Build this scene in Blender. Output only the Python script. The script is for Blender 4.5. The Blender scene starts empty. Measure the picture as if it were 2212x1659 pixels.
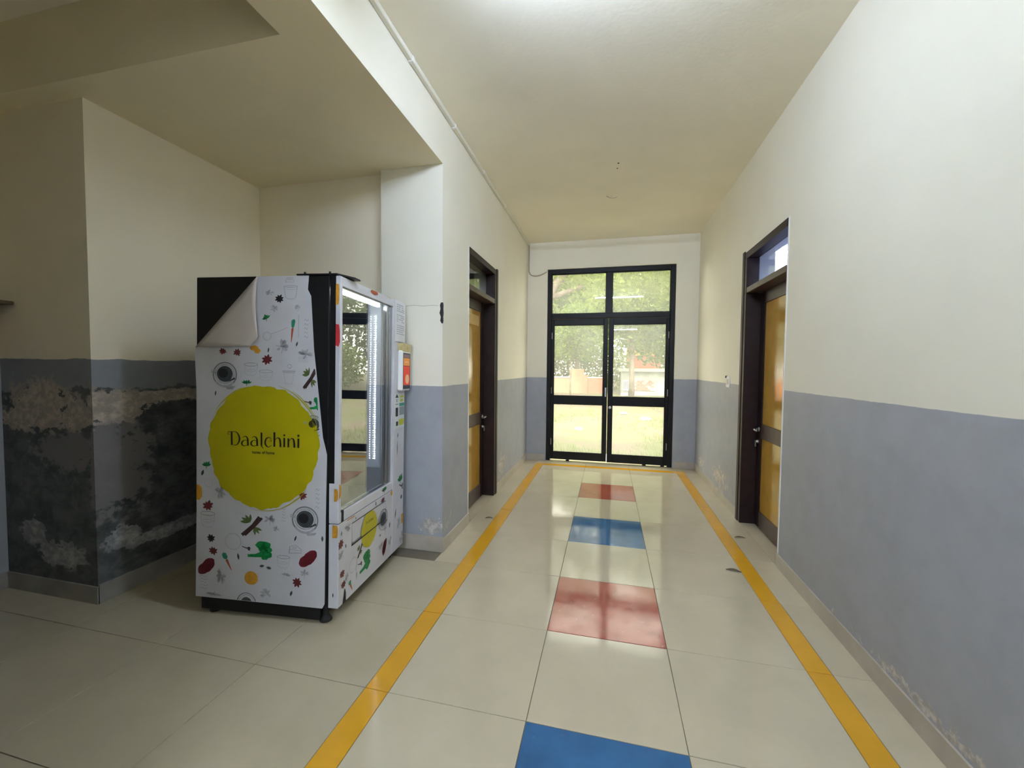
import bpy, bmesh, math, random
from mathutils import Vector, Matrix

# ------------------------------------------------------------------ camera, world, lights, exposure
scene = bpy.context.scene
COL = scene.collection
cam_data = bpy.data.cameras.new('camera')
cam_data.sensor_fit = 'HORIZONTAL'
cam_data.sensor_width = 36.0
cam_data.lens = 36.0 * 880.71 / 2212.0
cam_data.clip_start = 0.02
cam_data.clip_end = 300
cam = bpy.data.objects.new('camera', cam_data)
COL.objects.link(cam)
cam.matrix_world = Matrix(((0.97329052, -0.01745946, 0.22891207, 0.0),
                           (0.22941834, 0.03691217, -0.97262774, 0.0),
                           (0.00853191, 0.99916598, 0.03993179, 1.45),
                           (0, 0, 0, 1)))
scene.camera = cam

SKY_STRENGTH = 1.9
TUBE_STRENGTH = 85.0
world = bpy.data.worlds.new('sky')
scene.world = world
world.use_nodes = True
wn = world.node_tree.nodes
wl = world.node_tree.links
wn.clear()
w_out = wn.new('ShaderNodeOutputWorld')
w_bg = wn.new('ShaderNodeBackground')
w_bg.inputs['Color'].default_value = (1.0, 0.945, 0.82, 1)      # even bright haze of a white overcast sky
w_bg.inputs['Strength'].default_value = SKY_STRENGTH
wl.new(w_bg.outputs[0], w_out.inputs[0])
sun_d = bpy.data.lights.new('sun', 'SUN')
sun_d.energy = 1.6
sun_d.angle = math.radians(6)
sun_d.color = (1.0, 0.95, 0.84)
sun = bpy.data.objects.new('sun', sun_d)
COL.objects.link(sun)
sun.rotation_euler = (math.radians(38), math.radians(14), 0)     # high, from over the building towards the garden
scene.view_settings.view_transform = 'Standard'
scene.view_settings.look = 'None'
scene.view_settings.exposure = 1.9
scene.view_settings.gamma = 1.0
scene.view_settings.use_curve_mapping = False
scene.cycles.max_bounces = 14
scene.cycles.diffuse_bounces = 8
scene.cycles.glossy_bounces = 6
scene.cycles.transmission_bounces = 8
scene.cycles.transparent_max_bounces = 24
scene.cycles.sample_clamp_indirect = 8.0

# ------------------------------------------------------------------ dimensions (metres)
XL, XR, YF, H = -1.2435, 1.2416, 6.305, 3.379
W = 1.303                    # top of the grey dado
ZS = 2.988                   # underside of beams
YP = 2.938                   # face of the pillar
XP = -1.763                  # left edge of the pillar
XN, YN = -2.98, 1.78         # corner of the damp wall block
WL = 1.480                   # dado height on the damp block
YB = -10.0                   # far end behind the viewer

# ------------------------------------------------------------------ material helpers
def mat(name):
    m = bpy.data.materials.new(name)
    m.use_nodes = True
    nt = m.node_tree
    return m, nt, nt.nodes['Principled BSDF']

def simple(name, color, rough=0.5, spec=0.5, metal=0.0, noise=0.0, nscale=20.0, bump=0.0, bscale=60.0, coat=0.0):
    m, nt, p = mat(name)
    p.inputs['Base Color'].default_value = (*color, 1)
    p.inputs['Roughness'].default_value = rough
    p.inputs['Specular IOR Level'].default_value = spec
    p.inputs['Metallic'].default_value = metal
    p.inputs['Coat Weight'].default_value = coat
    if noise or bump:
        geo = nt.nodes.new('ShaderNodeNewGeometry')
    if noise:
        n = nt.nodes.new('ShaderNodeTexNoise')
        n.inputs['Scale'].default_value = nscale
        n.inputs['Detail'].default_value = 5
        nt.links.new(geo.outputs['Position'], n.inputs['Vector'])
        r = nt.nodes.new('ShaderNodeMapRange')
        r.inputs['From Min'].default_value = 0.3
        r.inputs['From Max'].default_value = 0.7
        r.inputs['To Min'].default_value = 1 - noise
        r.inputs['To Max'].default_value = 1 + noise
        nt.links.new(n.outputs['Fac'], r.inputs['Value'])
        mx = nt.nodes.new('ShaderNodeVectorMath')
        mx.operation = 'SCALE'
        mx.inputs[0].default_value = color
        nt.links.new(r.outputs[0], mx.inputs['Scale'])
        nt.links.new(mx.outputs[0], p.inputs['Base Color'])
    if bump:
        n2 = nt.nodes.new('ShaderNodeTexNoise')
        n2.inputs['Scale'].default_value = bscale
        n2.inputs['Detail'].default_value = 4
        nt.links.new(geo.outputs['Position'], n2.inputs['Vector'])
        b = nt.nodes.new('ShaderNodeBump')
        b.inputs['Strength'].default_value = bump
        b.inputs['Distance'].default_value = 0.01
        nt.links.new(n2.outputs['Fac'], b.inputs['Height'])
        nt.links.new(b.outputs[0], p.inputs['Normal'])
    return m

def emit(name, color, strength):
    m = bpy.data.materials.new(name)
    m.use_nodes = True
    nt = m.node_tree
    nt.nodes.clear()
    o = nt.nodes.new('ShaderNodeOutputMaterial')
    e = nt.nodes.new('ShaderNodeEmission')
    e.inputs[0].default_value = (*color, 1)
    e.inputs[1].default_value = strength
    nt.links.new(e.outputs[0], o.inputs[0])
    return m

def pane_glass(name, tint=(0.97, 0.99, 0.97), dust=0.05, rough=0.0, ior=1.5):
    """thin clear glass with a little dust on it: lets light straight through, mirrors by Fresnel"""
    m = bpy.data.materials.new(name)
    m.use_nodes = True
    nt = m.node_tree
    nt.nodes.clear()
    o = nt.nodes.new('ShaderNodeOutputMaterial')
    t = nt.nodes.new('ShaderNodeBsdfTransparent')
    t.inputs[0].default_value = (*tint, 1)
    g = nt.nodes.new('ShaderNodeBsdfGlossy')
    g.inputs['Roughness'].default_value = rough
    # Schlick reflectance from the angle of incidence, the same on both faces of the thin pane
    q = NG(nt)
    geo = q.new('ShaderNodeNewGeometry')
    dt = q.new('ShaderNodeVectorMath', operation='DOT_PRODUCT')
    q.link(geo.outputs['Normal'], dt.inputs[0])
    q.link(geo.outputs['Incoming'], dt.inputs[1])
    cosi = q.math('ABSOLUTE', dt.outputs['Value'])
    r0 = ((ior - 1) / (ior + 1)) ** 2
    fres = q.math('ADD', r0, q.math('MULTIPLY', 1 - r0, q.math('POWER', q.math('SUBTRACT', 1.0, cosi, clamp=True), 5.0)))
    mx = nt.nodes.new('ShaderNodeMixShader')
    nt.links.new(fres, mx.inputs[0])
    nt.links.new(t.outputs[0], mx.inputs[1])
    nt.links.new(g.outputs[0], mx.inputs[2])
    d = nt.nodes.new('ShaderNodeBsdfTranslucent')
    d.inputs[0].default_value = (0.85, 0.86, 0.82, 1)
    mx2 = nt.nodes.new('ShaderNodeMixShader')
    mx2.inputs[0].default_value = dust
    nt.links.new(mx.outputs[0], mx2.inputs[1])
    nt.links.new(d.outputs[0], mx2.inputs[2])
    nt.links.new(mx2.outputs[0], o.inputs[0])
    return m

class NG:
    """tiny node-graph helper"""
    def __init__(self, nt):
        self.nt = nt
    def new(self, t, **kw):
        n = self.nt.nodes.new(t)
        for k, v in kw.items():
            setattr(n, k, v)
        return n
    def link(self, a, b):
        self.nt.links.new(a, b)
    def math(self, op, a, b=None, c=None, clamp=False):
        n = self.new('ShaderNodeMath', operation=op, use_clamp=clamp)
        for i, v in enumerate((a, b, c)):
            if v is None:
                continue
            if isinstance(v, (int, float)):
                n.inputs[i].default_value = v
            else:
                self.link(v, n.inputs[i])
        return n.outputs[0]
    def noise(self, vec, scale, detail=6, rough=0.6, dist=0.0):
        n = self.new('ShaderNodeTexNoise')
        n.inputs['Scale'].default_value = scale
        n.inputs['Detail'].default_value = detail
        n.inputs['Roughness'].default_value = rough
        n.inputs['Distortion'].default_value = dist
        self.link(vec, n.inputs['Vector'])
        return n.outputs['Fac']
    def ramp(self, v, a, b, lo=0.0, hi=1.0):
        n = self.new('ShaderNodeMapRange', interpolation_type='SMOOTHSTEP')
        self.link(v, n.inputs['Value'])
        n.inputs['From Min'].default_value = a
        n.inputs['From Max'].default_value = b
        n.inputs['To Min'].default_value = lo
        n.inputs['To Max'].default_value = hi
        return n.outputs[0]
    def mix(self, fac, a, b):
        n = self.new('ShaderNodeMix', data_type='RGBA')
        if isinstance(fac, (int, float)):
            n.inputs[0].default_value = fac
        else:
            self.link(fac, n.inputs[0])
        for i, v in ((6, a), (7, b)):
            if isinstance(v, tuple):
                n.inputs[i].default_value = (*v, 1)
            else:
                self.link(v, n.inputs[i])
        return n.outputs[2]

CREAM = (0.81, 0.775, 0.65)
GREY = (0.365, 0.380, 0.412)
def wall_paint(name, split=W, peel=None, cream=CREAM, grey=GREY, damp=0.0):
    """two-colour wall paint: cream above, grey oil-paint dado below; optional peeled patches
    peel = list of (centre xyz, radius xyz) where the paint has flaked; damp = amount of heavy decay below the split"""
    m, nt, p = mat(name)
    g = NG(nt)
    geo = g.new('ShaderNodeNewGeometry')
    pos = geo.outputs['Position']
    sep = g.new('ShaderNodeSeparateXYZ')
    g.link(pos, sep.inputs[0])
    x, y, z = sep.outputs
    edge = g.noise(pos, 5.0, 3)
    zz = g.math('ADD', z, g.math('MULTIPLY', g.math('SUBTRACT', edge, 0.5), 0.012 if not damp else 0.03))
    below = g.ramp(zz, split - 0.0015, split + 0.0015, 1.0, 0.0)
    blot = g.noise(pos, 1.3, 4)
    cr = g.mix(g.ramp(blot, 0.3, 0.75), cream, tuple(c * 0.95 for c in cream))
    fine = g.noise(pos, 7.0, 6)
    gr = g.mix(g.ramp(fine, 0.3, 0.75), grey, tuple(c * 0.9 for c in grey))
    col = g.mix(below, cr, gr)
    bump_src = g.noise(pos, 55.0, 4)
    hgt = g.math('MULTIPLY', bump_src, 0.25)
    if peel:
        pn = g.noise(pos, 13.0, 8, 0.68, 0.4)
        for (c, r) in peel:
            d = None
            for axis, cc, rr in zip((x, y, z), c, r):
                t = g.math('POWER', g.math('ABSOLUTE', g.math('DIVIDE', g.math('SUBTRACT', axis, cc), rr)), 2.0)
                d = t if d is None else g.math('ADD', d, t)
            fall = g.math('SUBTRACT', 1.0, g.math('SQRT', d), clamp=True)
            mask = g.ramp(g.math('ADD', pn, g.math('MULTIPLY', fall, 0.32)), 0.66, 0.70)
            mask = g.math('MULTIPLY', mask, g.ramp(fall, 0.02, 0.15))
            patch = g.mix(g.ramp(g.noise(pos, 26.0, 5), 0.38, 0.62), (0.60, 0.56, 0.50), (0.36, 0.34, 0.31))
            col = g.mix(mask, col, patch)
            hgt = g.math('SUBTRACT', hgt, g.math('MULTIPLY', mask, 1.2))
    if damp:
        # decayed dado: grey band on top, flaked plaster mounds, dark mould, salts above the skirting
        st = g.new('ShaderNodeMapping')
        st.inputs['Scale'].default_value = (1.0, 1.0, 1.35)
        g.link(pos, st.inputs['Vector'])
        sp = st.outputs[0]
        n1 = g.noise(sp, 3.4, 9, 0.62, 0.2)
        n2 = g.noise(sp, 8.0, 10, 0.68, 0.3)
        n4 = g.noise(sp, 19.0, 8, 0.65, 0.2)
        def spots(lst):
            best = None
            for (c, r) in lst:
                d = None
                for axis, cc, rr in zip((x, y, z), c, r):
                    t = g.math('POWER', g.math('DIVIDE', g.math('SUBTRACT', axis, cc), rr), 2.0)
                    d = t if d is None else g.math('ADD', d, t)
                v = g.math('SUBTRACT', 1.0, g.math('SQRT', d))
                best = v if best is None else g.math('MAXIMUM', best, v)
            return best
        mixn = g.math('ADD', g.math('MULTIPLY', g.math('SUBTRACT', n2, 0.5), 1.6), g.math('MULTIPLY', g.math('SUBTRACT', n4, 0.5), 1.5))
        zw = g.math('ADD', z, g.math('MULTIPLY', g.math('SUBTRACT', n1, 0.5), 0.22))
        below_band = g.ramp(zw, 1.285, 1.30, 1.0, 0.0)
        band = g.mix(g.ramp(n2, 0.3, 0.7), (0.16, 0.165, 0.17), (0.20, 0.21, 0.22))
        isdado = g.ramp(zz, split - 0.0015, split + 0.0015, 1.0, 0.0)
        col = g.mix(g.math('MULTIPLY', isdado, 0.55), col, band)
        mould = g.mix(g.ramp(n2, 0.32, 0.68), (0.050, 0.060, 0.056), (0.150, 0.150, 0.150))
        col = g.mix(below_band, col, mould)
        lilac = g.ramp(g.math('ADD', spots([((XN, 1.86, 0.82), (0.05, 0.34, 0.42)), ((-3.22, YN, 0.92), (0.34, 0.05, 0.16))]), mixn), 0.12, 0.42)  # lighter patches; the one on the side face paints in its lit strip
        col = g.mix(g.math('MULTIPLY', lilac, 0.8), col, (0.235, 0.215, 0.215))
        flake = g.ramp(g.math('ADD', spots([((-3.42, YN, 1.20), (0.34, 0.06, 0.20)), ((-3.10, YN, 1.14), (0.22, 0.06, 0.10)), ((-3.60, YN, 1.10), (0.22, 0.06, 0.08)),
                                            ((XN, 1.84, 1.19), (0.06, 0.36, 0.12)), ((XN, 2.30, 1.24), (0.06, 0.5, 0.05))]), mixn), 0.10, 0.24)
        plaster = g.mix(g.ramp(n4, 0.34, 0.62), (0.56, 0.47, 0.385), (0.33, 0.285, 0.245))
        col = g.mix(flake, col, plaster)
        salt = g.ramp(g.math('ADD', spots([((-3.52, YN, 0.40), (0.14, 0.05, 0.12)), ((-3.28, YN, 0.27), (0.26, 0.05, 0.11)), ((XN, 1.93, 0.36), (0.05, 0.14, 0.10)), ((XN, 2.2, 0.30), (0.05, 0.4, 0.06))]), mixn), 0.20, 0.34)
        col = g.mix(g.math('MULTIPLY', salt, 0.85), col, g.mix(g.ramp(n4, 0.35, 0.6), (0.52, 0.51, 0.50), (0.26, 0.26, 0.27)))
        hgt = g.math('ADD', hgt, g.math('MULTIPLY', g.math('MULTIPLY', n4, below_band), 2.0))
        hgt = g.math('SUBTRACT', hgt, g.math('MULTIPLY', flake, 2.5))
    g.link(col, p.inputs['Base Color'])
    p.inputs['Specular IOR Level'].default_value = 0.35
    g.link(g.math('SUBTRACT', 0.62, g.math('MULTIPLY', below, 0.17)), p.inputs['Roughness'])
    b = g.new('ShaderNodeBump')
    b.inputs['Strength'].default_value = 0.22
    b.inputs['Distance'].default_value = 0.006
    g.link(hgt, b.inputs['Height'])
    g.link(b.outputs[0], p.inputs['Normal'])
    return m

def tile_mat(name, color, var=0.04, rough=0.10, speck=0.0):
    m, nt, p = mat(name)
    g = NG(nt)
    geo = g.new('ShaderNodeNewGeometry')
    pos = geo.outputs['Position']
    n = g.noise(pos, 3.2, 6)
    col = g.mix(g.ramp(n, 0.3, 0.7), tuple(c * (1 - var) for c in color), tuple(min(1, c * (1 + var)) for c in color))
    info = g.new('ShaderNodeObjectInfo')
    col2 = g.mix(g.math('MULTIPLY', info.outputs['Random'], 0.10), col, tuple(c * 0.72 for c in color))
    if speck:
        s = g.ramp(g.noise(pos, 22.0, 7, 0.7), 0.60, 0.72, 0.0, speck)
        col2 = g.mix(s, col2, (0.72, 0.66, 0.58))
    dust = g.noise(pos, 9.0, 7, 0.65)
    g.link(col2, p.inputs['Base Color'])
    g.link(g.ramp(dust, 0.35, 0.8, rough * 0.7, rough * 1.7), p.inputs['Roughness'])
    p.inputs['Specular IOR Level'].default_value = 0.4
    wv = g.new('ShaderNodeBump')
    wv.inputs['Strength'].default_value = 0.05
    wv.inputs['Distance'].default_value = 0.006
    g.link(g.noise(pos, 5.0, 2, 0.4), wv.inputs['Height'])
    g.link(wv.outputs[0], p.inputs['Normal'])
    return m

# ------------------------------------------------------------------ mesh helpers
class MB:
    def __init__(self):
        self.v, self.f, self.mi = [], [], []
    def poly(self, pts, mi=0):
        b = len(self.v)
        self.v += [tuple(p) for p in pts]
        self.f.append(tuple(range(b, b + len(pts))))
        self.mi.append(mi)
        return self
    def box(self, x0, x1, y0, y1, z0, z1, mi=0):
        b = len(self.v)
        self.v += [(x0, y0, z0), (x1, y0, z0), (x1, y1, z0), (x0, y1, z0), (x0, y0, z1), (x1, y0, z1), (x1, y1, z1), (x0, y1, z1)]
        for q in ((0, 3, 2, 1), (4, 5, 6, 7), (0, 1, 5, 4), (1, 2, 6, 5), (2, 3, 7, 6), (3, 0, 4, 7)):
            self.f.append(tuple(b + i for i in q))
            self.mi.append(mi)
        return self
    def bbox(self, x0, x1, y0, y1, z0, z1, c=0.004, mi=0):
        """box with chamfered edges"""
        bm = bmesh.new()
        bmesh.ops.create_cube(bm, size=1)
        for vv in bm.verts:
            vv.co = Vector((x0 + (vv.co.x + .5) * (x1 - x0), y0 + (vv.co.y + .5) * (y1 - y0), z0 + (vv.co.z + .5) * (z1 - z0)))
        bmesh.ops.bevel(bm, geom=list(bm.edges), offset=c, segments=1, affect='EDGES')
        self.add_bm(bm, mi)
        return self
    def add_bm(self, bm, mi=0):
        b = len(self.v)
        bm.verts.index_update()
        self.v += [tuple(vv.co) for vv in bm.verts]
        for ff in bm.faces:
            self.f.append(tuple(b + vv.index for vv in ff.verts))
            self.mi.append(mi)
        bm.free()
    def prism(self, pts, d, mi=0):
        """extrude polygon pts (3D, planar) by vector d"""
        b = len(self.v)
        n = len(pts)
        d = Vector(d)
        self.v += [tuple(p) for p in pts] + [tuple(Vector(p) + d) for p in pts]
        self.f.append(tuple(b + i for i in range(n)))
        self.f.append(tuple(b + n + i for i in reversed(range(n))))
        self.mi += [mi, mi]
        for i in range(n):
            j = (i + 1) % n
            self.f.append((b + i, b + n + i, b + n + j, b + j))
            self.mi.append(mi)
        return self
    def tube(self, pts, r, n=10, mi=0, cap=True):
        pts = [Vector(p) for p in pts]
        rs = r if isinstance(r, (list, tuple)) else [r] * len(pts)
        b = len(self.v)
        prev = None
        for i, p in enumerate(pts):
            t = (pts[min(i + 1, len(pts) - 1)] - pts[max(i - 1, 0)]).normalized()
            if prev is None:
                a = Vector((0, 0, 1)) if abs(t.z) < 0.9 else Vector((1, 0, 0))
                u = t.cross(a).normalized()
            else:
                u = (prev - t * prev.dot(t)).normalized()
            prev = u
            w = t.cross(u)
            for k in range(n):
                an = 2 * math.pi * k / n
                self.v.append(tuple(p + (u * math.cos(an) + w * math.sin(an)) * rs[i]))
        for i in range(len(pts) - 1):
            for k in range(n):
                k2 = (k + 1) % n
                self.f.append((b + i * n + k, b + i * n + k2, b + (i + 1) * n + k2, b + (i + 1) * n + k))
                self.mi.append(mi)
        if cap:
            self.f.append(tuple(b + k for k in reversed(range(n))))
            self.f.append(tuple(b + (len(pts) - 1) * n + k for k in range(n)))
            self.mi += [mi, mi]
        return self
    def build(self, name, mats, parent=None, smooth=False, bevel=0.0):
        me = bpy.data.meshes.new(name)
        me.from_pydata(self.v, [], self.f)
        if not isinstance(mats, (list, tuple)):
            mats = [mats]
        for m in mats:
            me.materials.append(m)
        if len(mats) > 1:
            me.polygons.foreach_set('material_index', self.mi)
        if smooth:
            me.polygons.foreach_set('use_smooth', [True] * len(me.polygons))
        me.update()
        o = bpy.data.objects.new(name, me)
        COL.objects.link(o)
        if parent is not None:
            o.parent = parent
        if bevel:
            md = o.modifiers.new('bevel', 'BEVEL')
            md.width = bevel
            md.segments = 2
            md.limit_method = 'ANGLE'
        return o

def empty(name, loc=(0, 0, 0), rot=(0, 0, 0), parent=None):
    o = bpy.data.objects.new(name, None)
    COL.objects.link(o)
    o.location = loc
    o.rotation_euler = rot
    o.empty_display_size = 0.1
    if parent is not None:
        o.parent = parent
    return o

def tag(o, label=None, cat=None, group=None, kind=None):
    if label: o['label'] = label
    if cat: o['category'] = cat
    if group: o['group'] = group
    if kind: o['kind'] = kind
    return o

def struct(o, label=None):
    o['kind'] = 'structure'
    if label: o['label'] = label
    return o

# ------------------------------------------------------------------ materials
M = {}
M['corridor'] = wall_paint('corridor_wall_paint', peel=[((XR, 4.95, 0.24), (0.5, 0.55, 0.22)), ((XR, 5.9, 0.2), (0.5, 0.4, 0.16)), ((XL, 4.75, 0.26), (0.5, 0.35, 0.22)), ((XR, 1.9, 0.12), (0.5, 0.9, 0.05))])
M['pillar'] = wall_paint('pillar_paint', peel=[((-1.33, YP, 0.20), (0.16, 0.5, 0.12))])
WARM = (0.88, 0.80, 0.62)  # cream warmed and lightened to brighten niche and lobby walls by colour
M['damp'] = wall_paint('damp_wall_paint', split=WL, damp=1.0, cream=WARM)
M['niche'] = wall_paint('niche_paint', split=WL - 0.02, damp=0.0, cream=WARM)
M['lobby'] = wall_paint('lobby_paint', split=WL, cream=WARM)
M['ceiling'] = simple('ceiling_paint', (0.88, 0.835, 0.70), 0.75, 0.2, noise=0.035, nscale=1.6, bump=0.1, bscale=35)
M['soffit'] = simple('soffit_paint', (0.86, 0.775, 0.55), 0.7, 0.2, noise=0.04, nscale=1.8, bump=0.1, bscale=35)
M['skirt'] = simple('skirting_tile', (0.44, 0.39, 0.32), 0.28, 0.5, noise=0.12, nscale=6)
M['grout'] = simple('floor_grout', (0.16, 0.135, 0.10), 0.8, 0.2)
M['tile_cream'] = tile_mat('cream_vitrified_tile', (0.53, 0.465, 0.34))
M['tile_lobby'] = tile_mat('dimmed_cream_tile', (0.44, 0.385, 0.275), rough=0.15)  # cream tile darkened so the lobby's dimness sits in its colour
M['tile_edge'] = tile_mat('border_tile', (0.50, 0.435, 0.315))
M['tile_yellow'] = tile_mat('ochre_yellow_tile', (0.62, 0.32, 0.022), var=0.05)
M['tile_blue'] = tile_mat('blue_tile', (0.033, 0.125, 0.28), var=0.14, speck=0.06)
M['tile_red'] = tile_mat('brick_red_tile', (0.36, 0.085, 0.058), var=0.10, speck=0.28)
M['black_frame'] = simple('black_door_paint', (0.006, 0.0055, 0.0055), 0.42, 0.22, noise=0.2, nscale=9)
M['brown_wood'] = simple('dark_brown_door_paint', (0.022, 0.011, 0.010), 0.42, 0.25, noise=0.25, nscale=14)
M['rail_wood'] = simple('rail_brown_paint', (0.070, 0.042, 0.034), 0.38, 0.35, noise=0.2, nscale=14)
M['ochre_panel'] = simple('ochre_laminate', (0.47, 0.265, 0.042), 0.13, 0.75, noise=0.12, nscale=7, bump=0.03, bscale=20)
M['glass'] = pane_glass('dusty_door_glass', dust=0.09)
M['glass_clean'] = pane_glass('clear_glass', dust=0.015)
M['glass_case'] = pane_glass('coated_display_glass', dust=0.001, tint=(0.97, 0.985, 1.0), ior=3.1)
M['caulk'] = simple('white_plaster_edge', (0.80, 0.80, 0.78), 0.6)
M['steel'] = simple('brushed_steel', (0.55, 0.55, 0.56), 0.28, 0.5, metal=1.0)
M['white_plastic'] = simple('white_plastic', (0.78, 0.78, 0.75), 0.35)
M['conduit'] = simple('painted_conduit', (0.72, 0.70, 0.60), 0.45)
M['cable'] = simple('beige_cable', (0.42, 0.36, 0.26), 0.5)
M['black'] = simple('black_sheet_metal', (0.0045, 0.0045, 0.005), 0.42, 0.35)
M['rubber'] = simple('black_rubber', (0.012, 0.012, 0.012), 0.7)
def tube_emit(k): return emit('lit_led_tube', (0.80, 0.96, 1.27), TUBE_STRENGTH * k)

# ------------------------------------------------------------------ room shell
def shell(name, x0, x1, y0, y1, z0, z1, m, label=None):
    return struct(MB().box(x0, x1, y0, y1, z0, z1).build(name, m), label)

LD0, LD1, RD0, RD1, HD = 3.548, 4.462, 3.339, 4.276, 2.543
# right wall with its door opening, in one mesh
def holed(name, flat, pts, d, m, label):
    # one outline with the door opening cut out, extruded to the wall's thickness
    return struct(MB().prism([flat(u, v) for u, v in pts], d).build(name, m), label)
def gate(u0, a, b, u1, hd):
    return [(u0, -.1), (a, -.1), (a, hd), (b, hd), (b, -.1), (u1, -.1), (u1, H + .1), (u0, H + .1)]
holed('wall_right', lambda u, v: (XR, u, v), gate(YB, RD0, RD1, YF + .1, HD), (.25, 0, 0), M['corridor'], 'cream wall with grey dado on the right of the corridor')
holed('wall_left', lambda u, v: (XL, u, v), gate(YP + .27, LD0, LD1, YF + .1, HD), (-.26, 0, 0), M['corridor'], 'cream wall with grey dado on the left of the corridor')
struct(MB().box(XP, XL, YP, YP + .27, -.1, H + .1).build('wall_pillar', M['pillar']), 'cream and grey pillar behind the vending machine')
holed('wall_far', lambda u, v: (u, YF, v), gate(XL - .3, -.933, .933, XR + .3, 2.967), (0, .2, 0), M['corridor'], 'end wall of the corridor around the glazed door')
shell('ceiling', -3.9, XR + .3, YB - .1, YF + .2, H, H + .12, M['ceiling'], 'off-white corridor ceiling')
# beam along the corridor, the cross beam and the niche soffit
wb = MB().box(-1.512, XL, YB, YP, ZS, H + .02)
wb.mi[0] = 1
struct(wb.build('wall_beam', [M['corridor'], M['soffit']]), 'cream beam above the opening on the left')
shell('ceiling_niche', -3.8, -1.512, 1.655, 3.25, ZS, ZS + .2, M['soffit'], 'low soffit over the vending machine niche')
struct(MB().box(-3.80, -1.512, 1.655, 1.80, ZS + .2, H + .02).build('wall_crossbeam', M['soffit']), 'cross beam in front of the niche')
# damp block and niche
struct(MB().box(-3.95, XN, YN, 3.25, -.1, ZS + .05).build('wall_damp', M['damp']), 'damp wall block with peeling grey paint beside the niche')
struct(MB().box(XN - .02, XP + .02, 3.005, 3.25, -.1, ZS + .05).build('wall_niche', M['niche']), 'back wall of the niche')
shell('wall_lobby', -3.95, -3.763, -2.2, YN + .02, -.1, H + .05, M['lobby'], 'side wall of the dim lobby at the far left')
shell('wall_lobby_back', -3.95, XL - .2, -2.2, -2.0, -.1, H + .05, M['lobby'])
struct(MB().box(XL - .26, XL, YB, 0.32, -.1, ZS + .02).build('wall_left_unseen', M['corridor']))  # unseen wall, placed to keep light off the lobby walls
shell('wall_back', XL - .3, XR + .3, YB - .2, YB, -.1, H + .1, M['corridor'])

# rooms behind the side doors
M['room_paint'] = simple('pale_room_paint', (0.66, 0.68, 0.84), 0.7)
M['room_dark'] = simple('grey_room_paint', (0.42, 0.43, 0.40), 0.7)
def room(nm, x0, x1, y0, y1, m):
    a = MB()
    t = .1
    a.box(x0, x1, y0 - t, y0, -.1, H + .1).box(x0, x1, y1, y1 + t, -.1, H + .1)
    if x1 > 0: a.box(x1, x1 + t, y0 - t, y1 + t, -.1, H + .1)
    else: a.box(x0 - t, x0, y0 - t, y1 + t, -.1, H + .1)
    a.box(x0, x1 + (t if x1 > 0 else 0), y0 - t, y1 + t, H, H + .2).box(x0 - t, x1 + t, y0 - t, y1 + t, -.2, -.1)
    struct(a.build(nm, m))
room('wall_room_right', XR + .25, 5.2, 2.4, 6.42, M['room_paint'])
room('wall_room_left', -4.6, XL - .26, 3.26, 6.6, M['room_dark'])

# ------------------------------------------------------------------ floor: base, tiles
floor = struct(MB().box(-4.2, XR + .5, YB - .2, YF + .2, -.12, -.0035).build('floor', M['grout']), 'tiled corridor floor with coloured tiles')
Y0, PT = 1.5905, .5994
rows = [Y0 + PT * k for k in range(-5, 8)]           # row starts
random.seed(5)
GAP = .0016
mesh_cache = {}
def tile(x0, x1, y0, y1, m, name='tile'):
    wdt, dpt = round(x1 - x0 - 2 * GAP, 4), round(y1 - y0 - 2 * GAP, 4)
    key = (wdt, dpt, m.name)
    if key not in mesh_cache:
        a = MB()
        hw, hd, t, c = wdt / 2, dpt / 2, .012, .0009
        top = [(-hw + c, -hd + c, 0), (hw - c, -hd + c, 0), (hw - c, hd - c, 0), (-hw + c, hd - c, 0)]
        mid = [(-hw, -hd, -c), (hw, -hd, -c), (hw, hd, -c), (-hw, hd, -c)]
        bot = [(p[0], p[1], -t) for p in mid]
        a.v = top + mid + bot
        a.f = [(0, 1, 2, 3)] + [(4 + i, 4 + (i + 1) % 4, (i + 1) % 4, i) for i in range(4)] + [(8 + i, 8 + (i + 1) % 4, 4 + (i + 1) % 4, 4 + i) for i in range(4)]
        a.mi = [0] * 9
        o = a.build(name, m, floor)
        mesh_cache[key] = o.data
    else:
        o = bpy.data.objects.new(name, mesh_cache[key])
        COL.objects.link(o)
        o.parent = floor
    o.location = ((x0 + x1) / 2, (y0 + y1) / 2, random.uniform(-.0006, .0002))
    o.rotation_euler = (random.uniform(-1, 1) * .0009, random.uniform(-1, 1) * .0009, 0)
    return o
cols = [(-.9296, -.3033), (-.3033, .3216), (.3216, .9576)]
YEND = 6.003                                       # front edge of the cross stripe by the door
for k, y0 in enumerate(rows):
    y1 = min(y0 + PT, YEND)
    kk = k - 5
    for ci, (a, b) in enumerate(cols):
        m = M['tile_cream']
        if ci == 1:
            if kk in (-1, 3): m = M['tile_blue']
            elif kk in (1, 5, -3): m = M['tile_red']
        tile(a, b, y0, y1, m)
    tile(-1.0437, -.9296, y0, y1, M['tile_yellow'], 'stripe_tile')
    tile(.9576, 1.0672, y0, y1, M['tile_yellow'], 'stripe_tile')
    tile(1.0672, XR + (.0 if not (RD0 - .3 < y0 < RD1) else .0), y0, y1, M['tile_edge'], 'border_tile')
    if y0 >= YP - .2:
        tile(XL, -1.0437, y0, y1, M['tile_edge'], 'border_tile')
# lobby and niche tiles
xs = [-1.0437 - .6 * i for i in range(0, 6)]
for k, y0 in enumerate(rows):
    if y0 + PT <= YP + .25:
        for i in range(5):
            tile(xs[i + 1], xs[i], y0, y0 + PT, M['tile_lobby'], 'tile')
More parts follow.
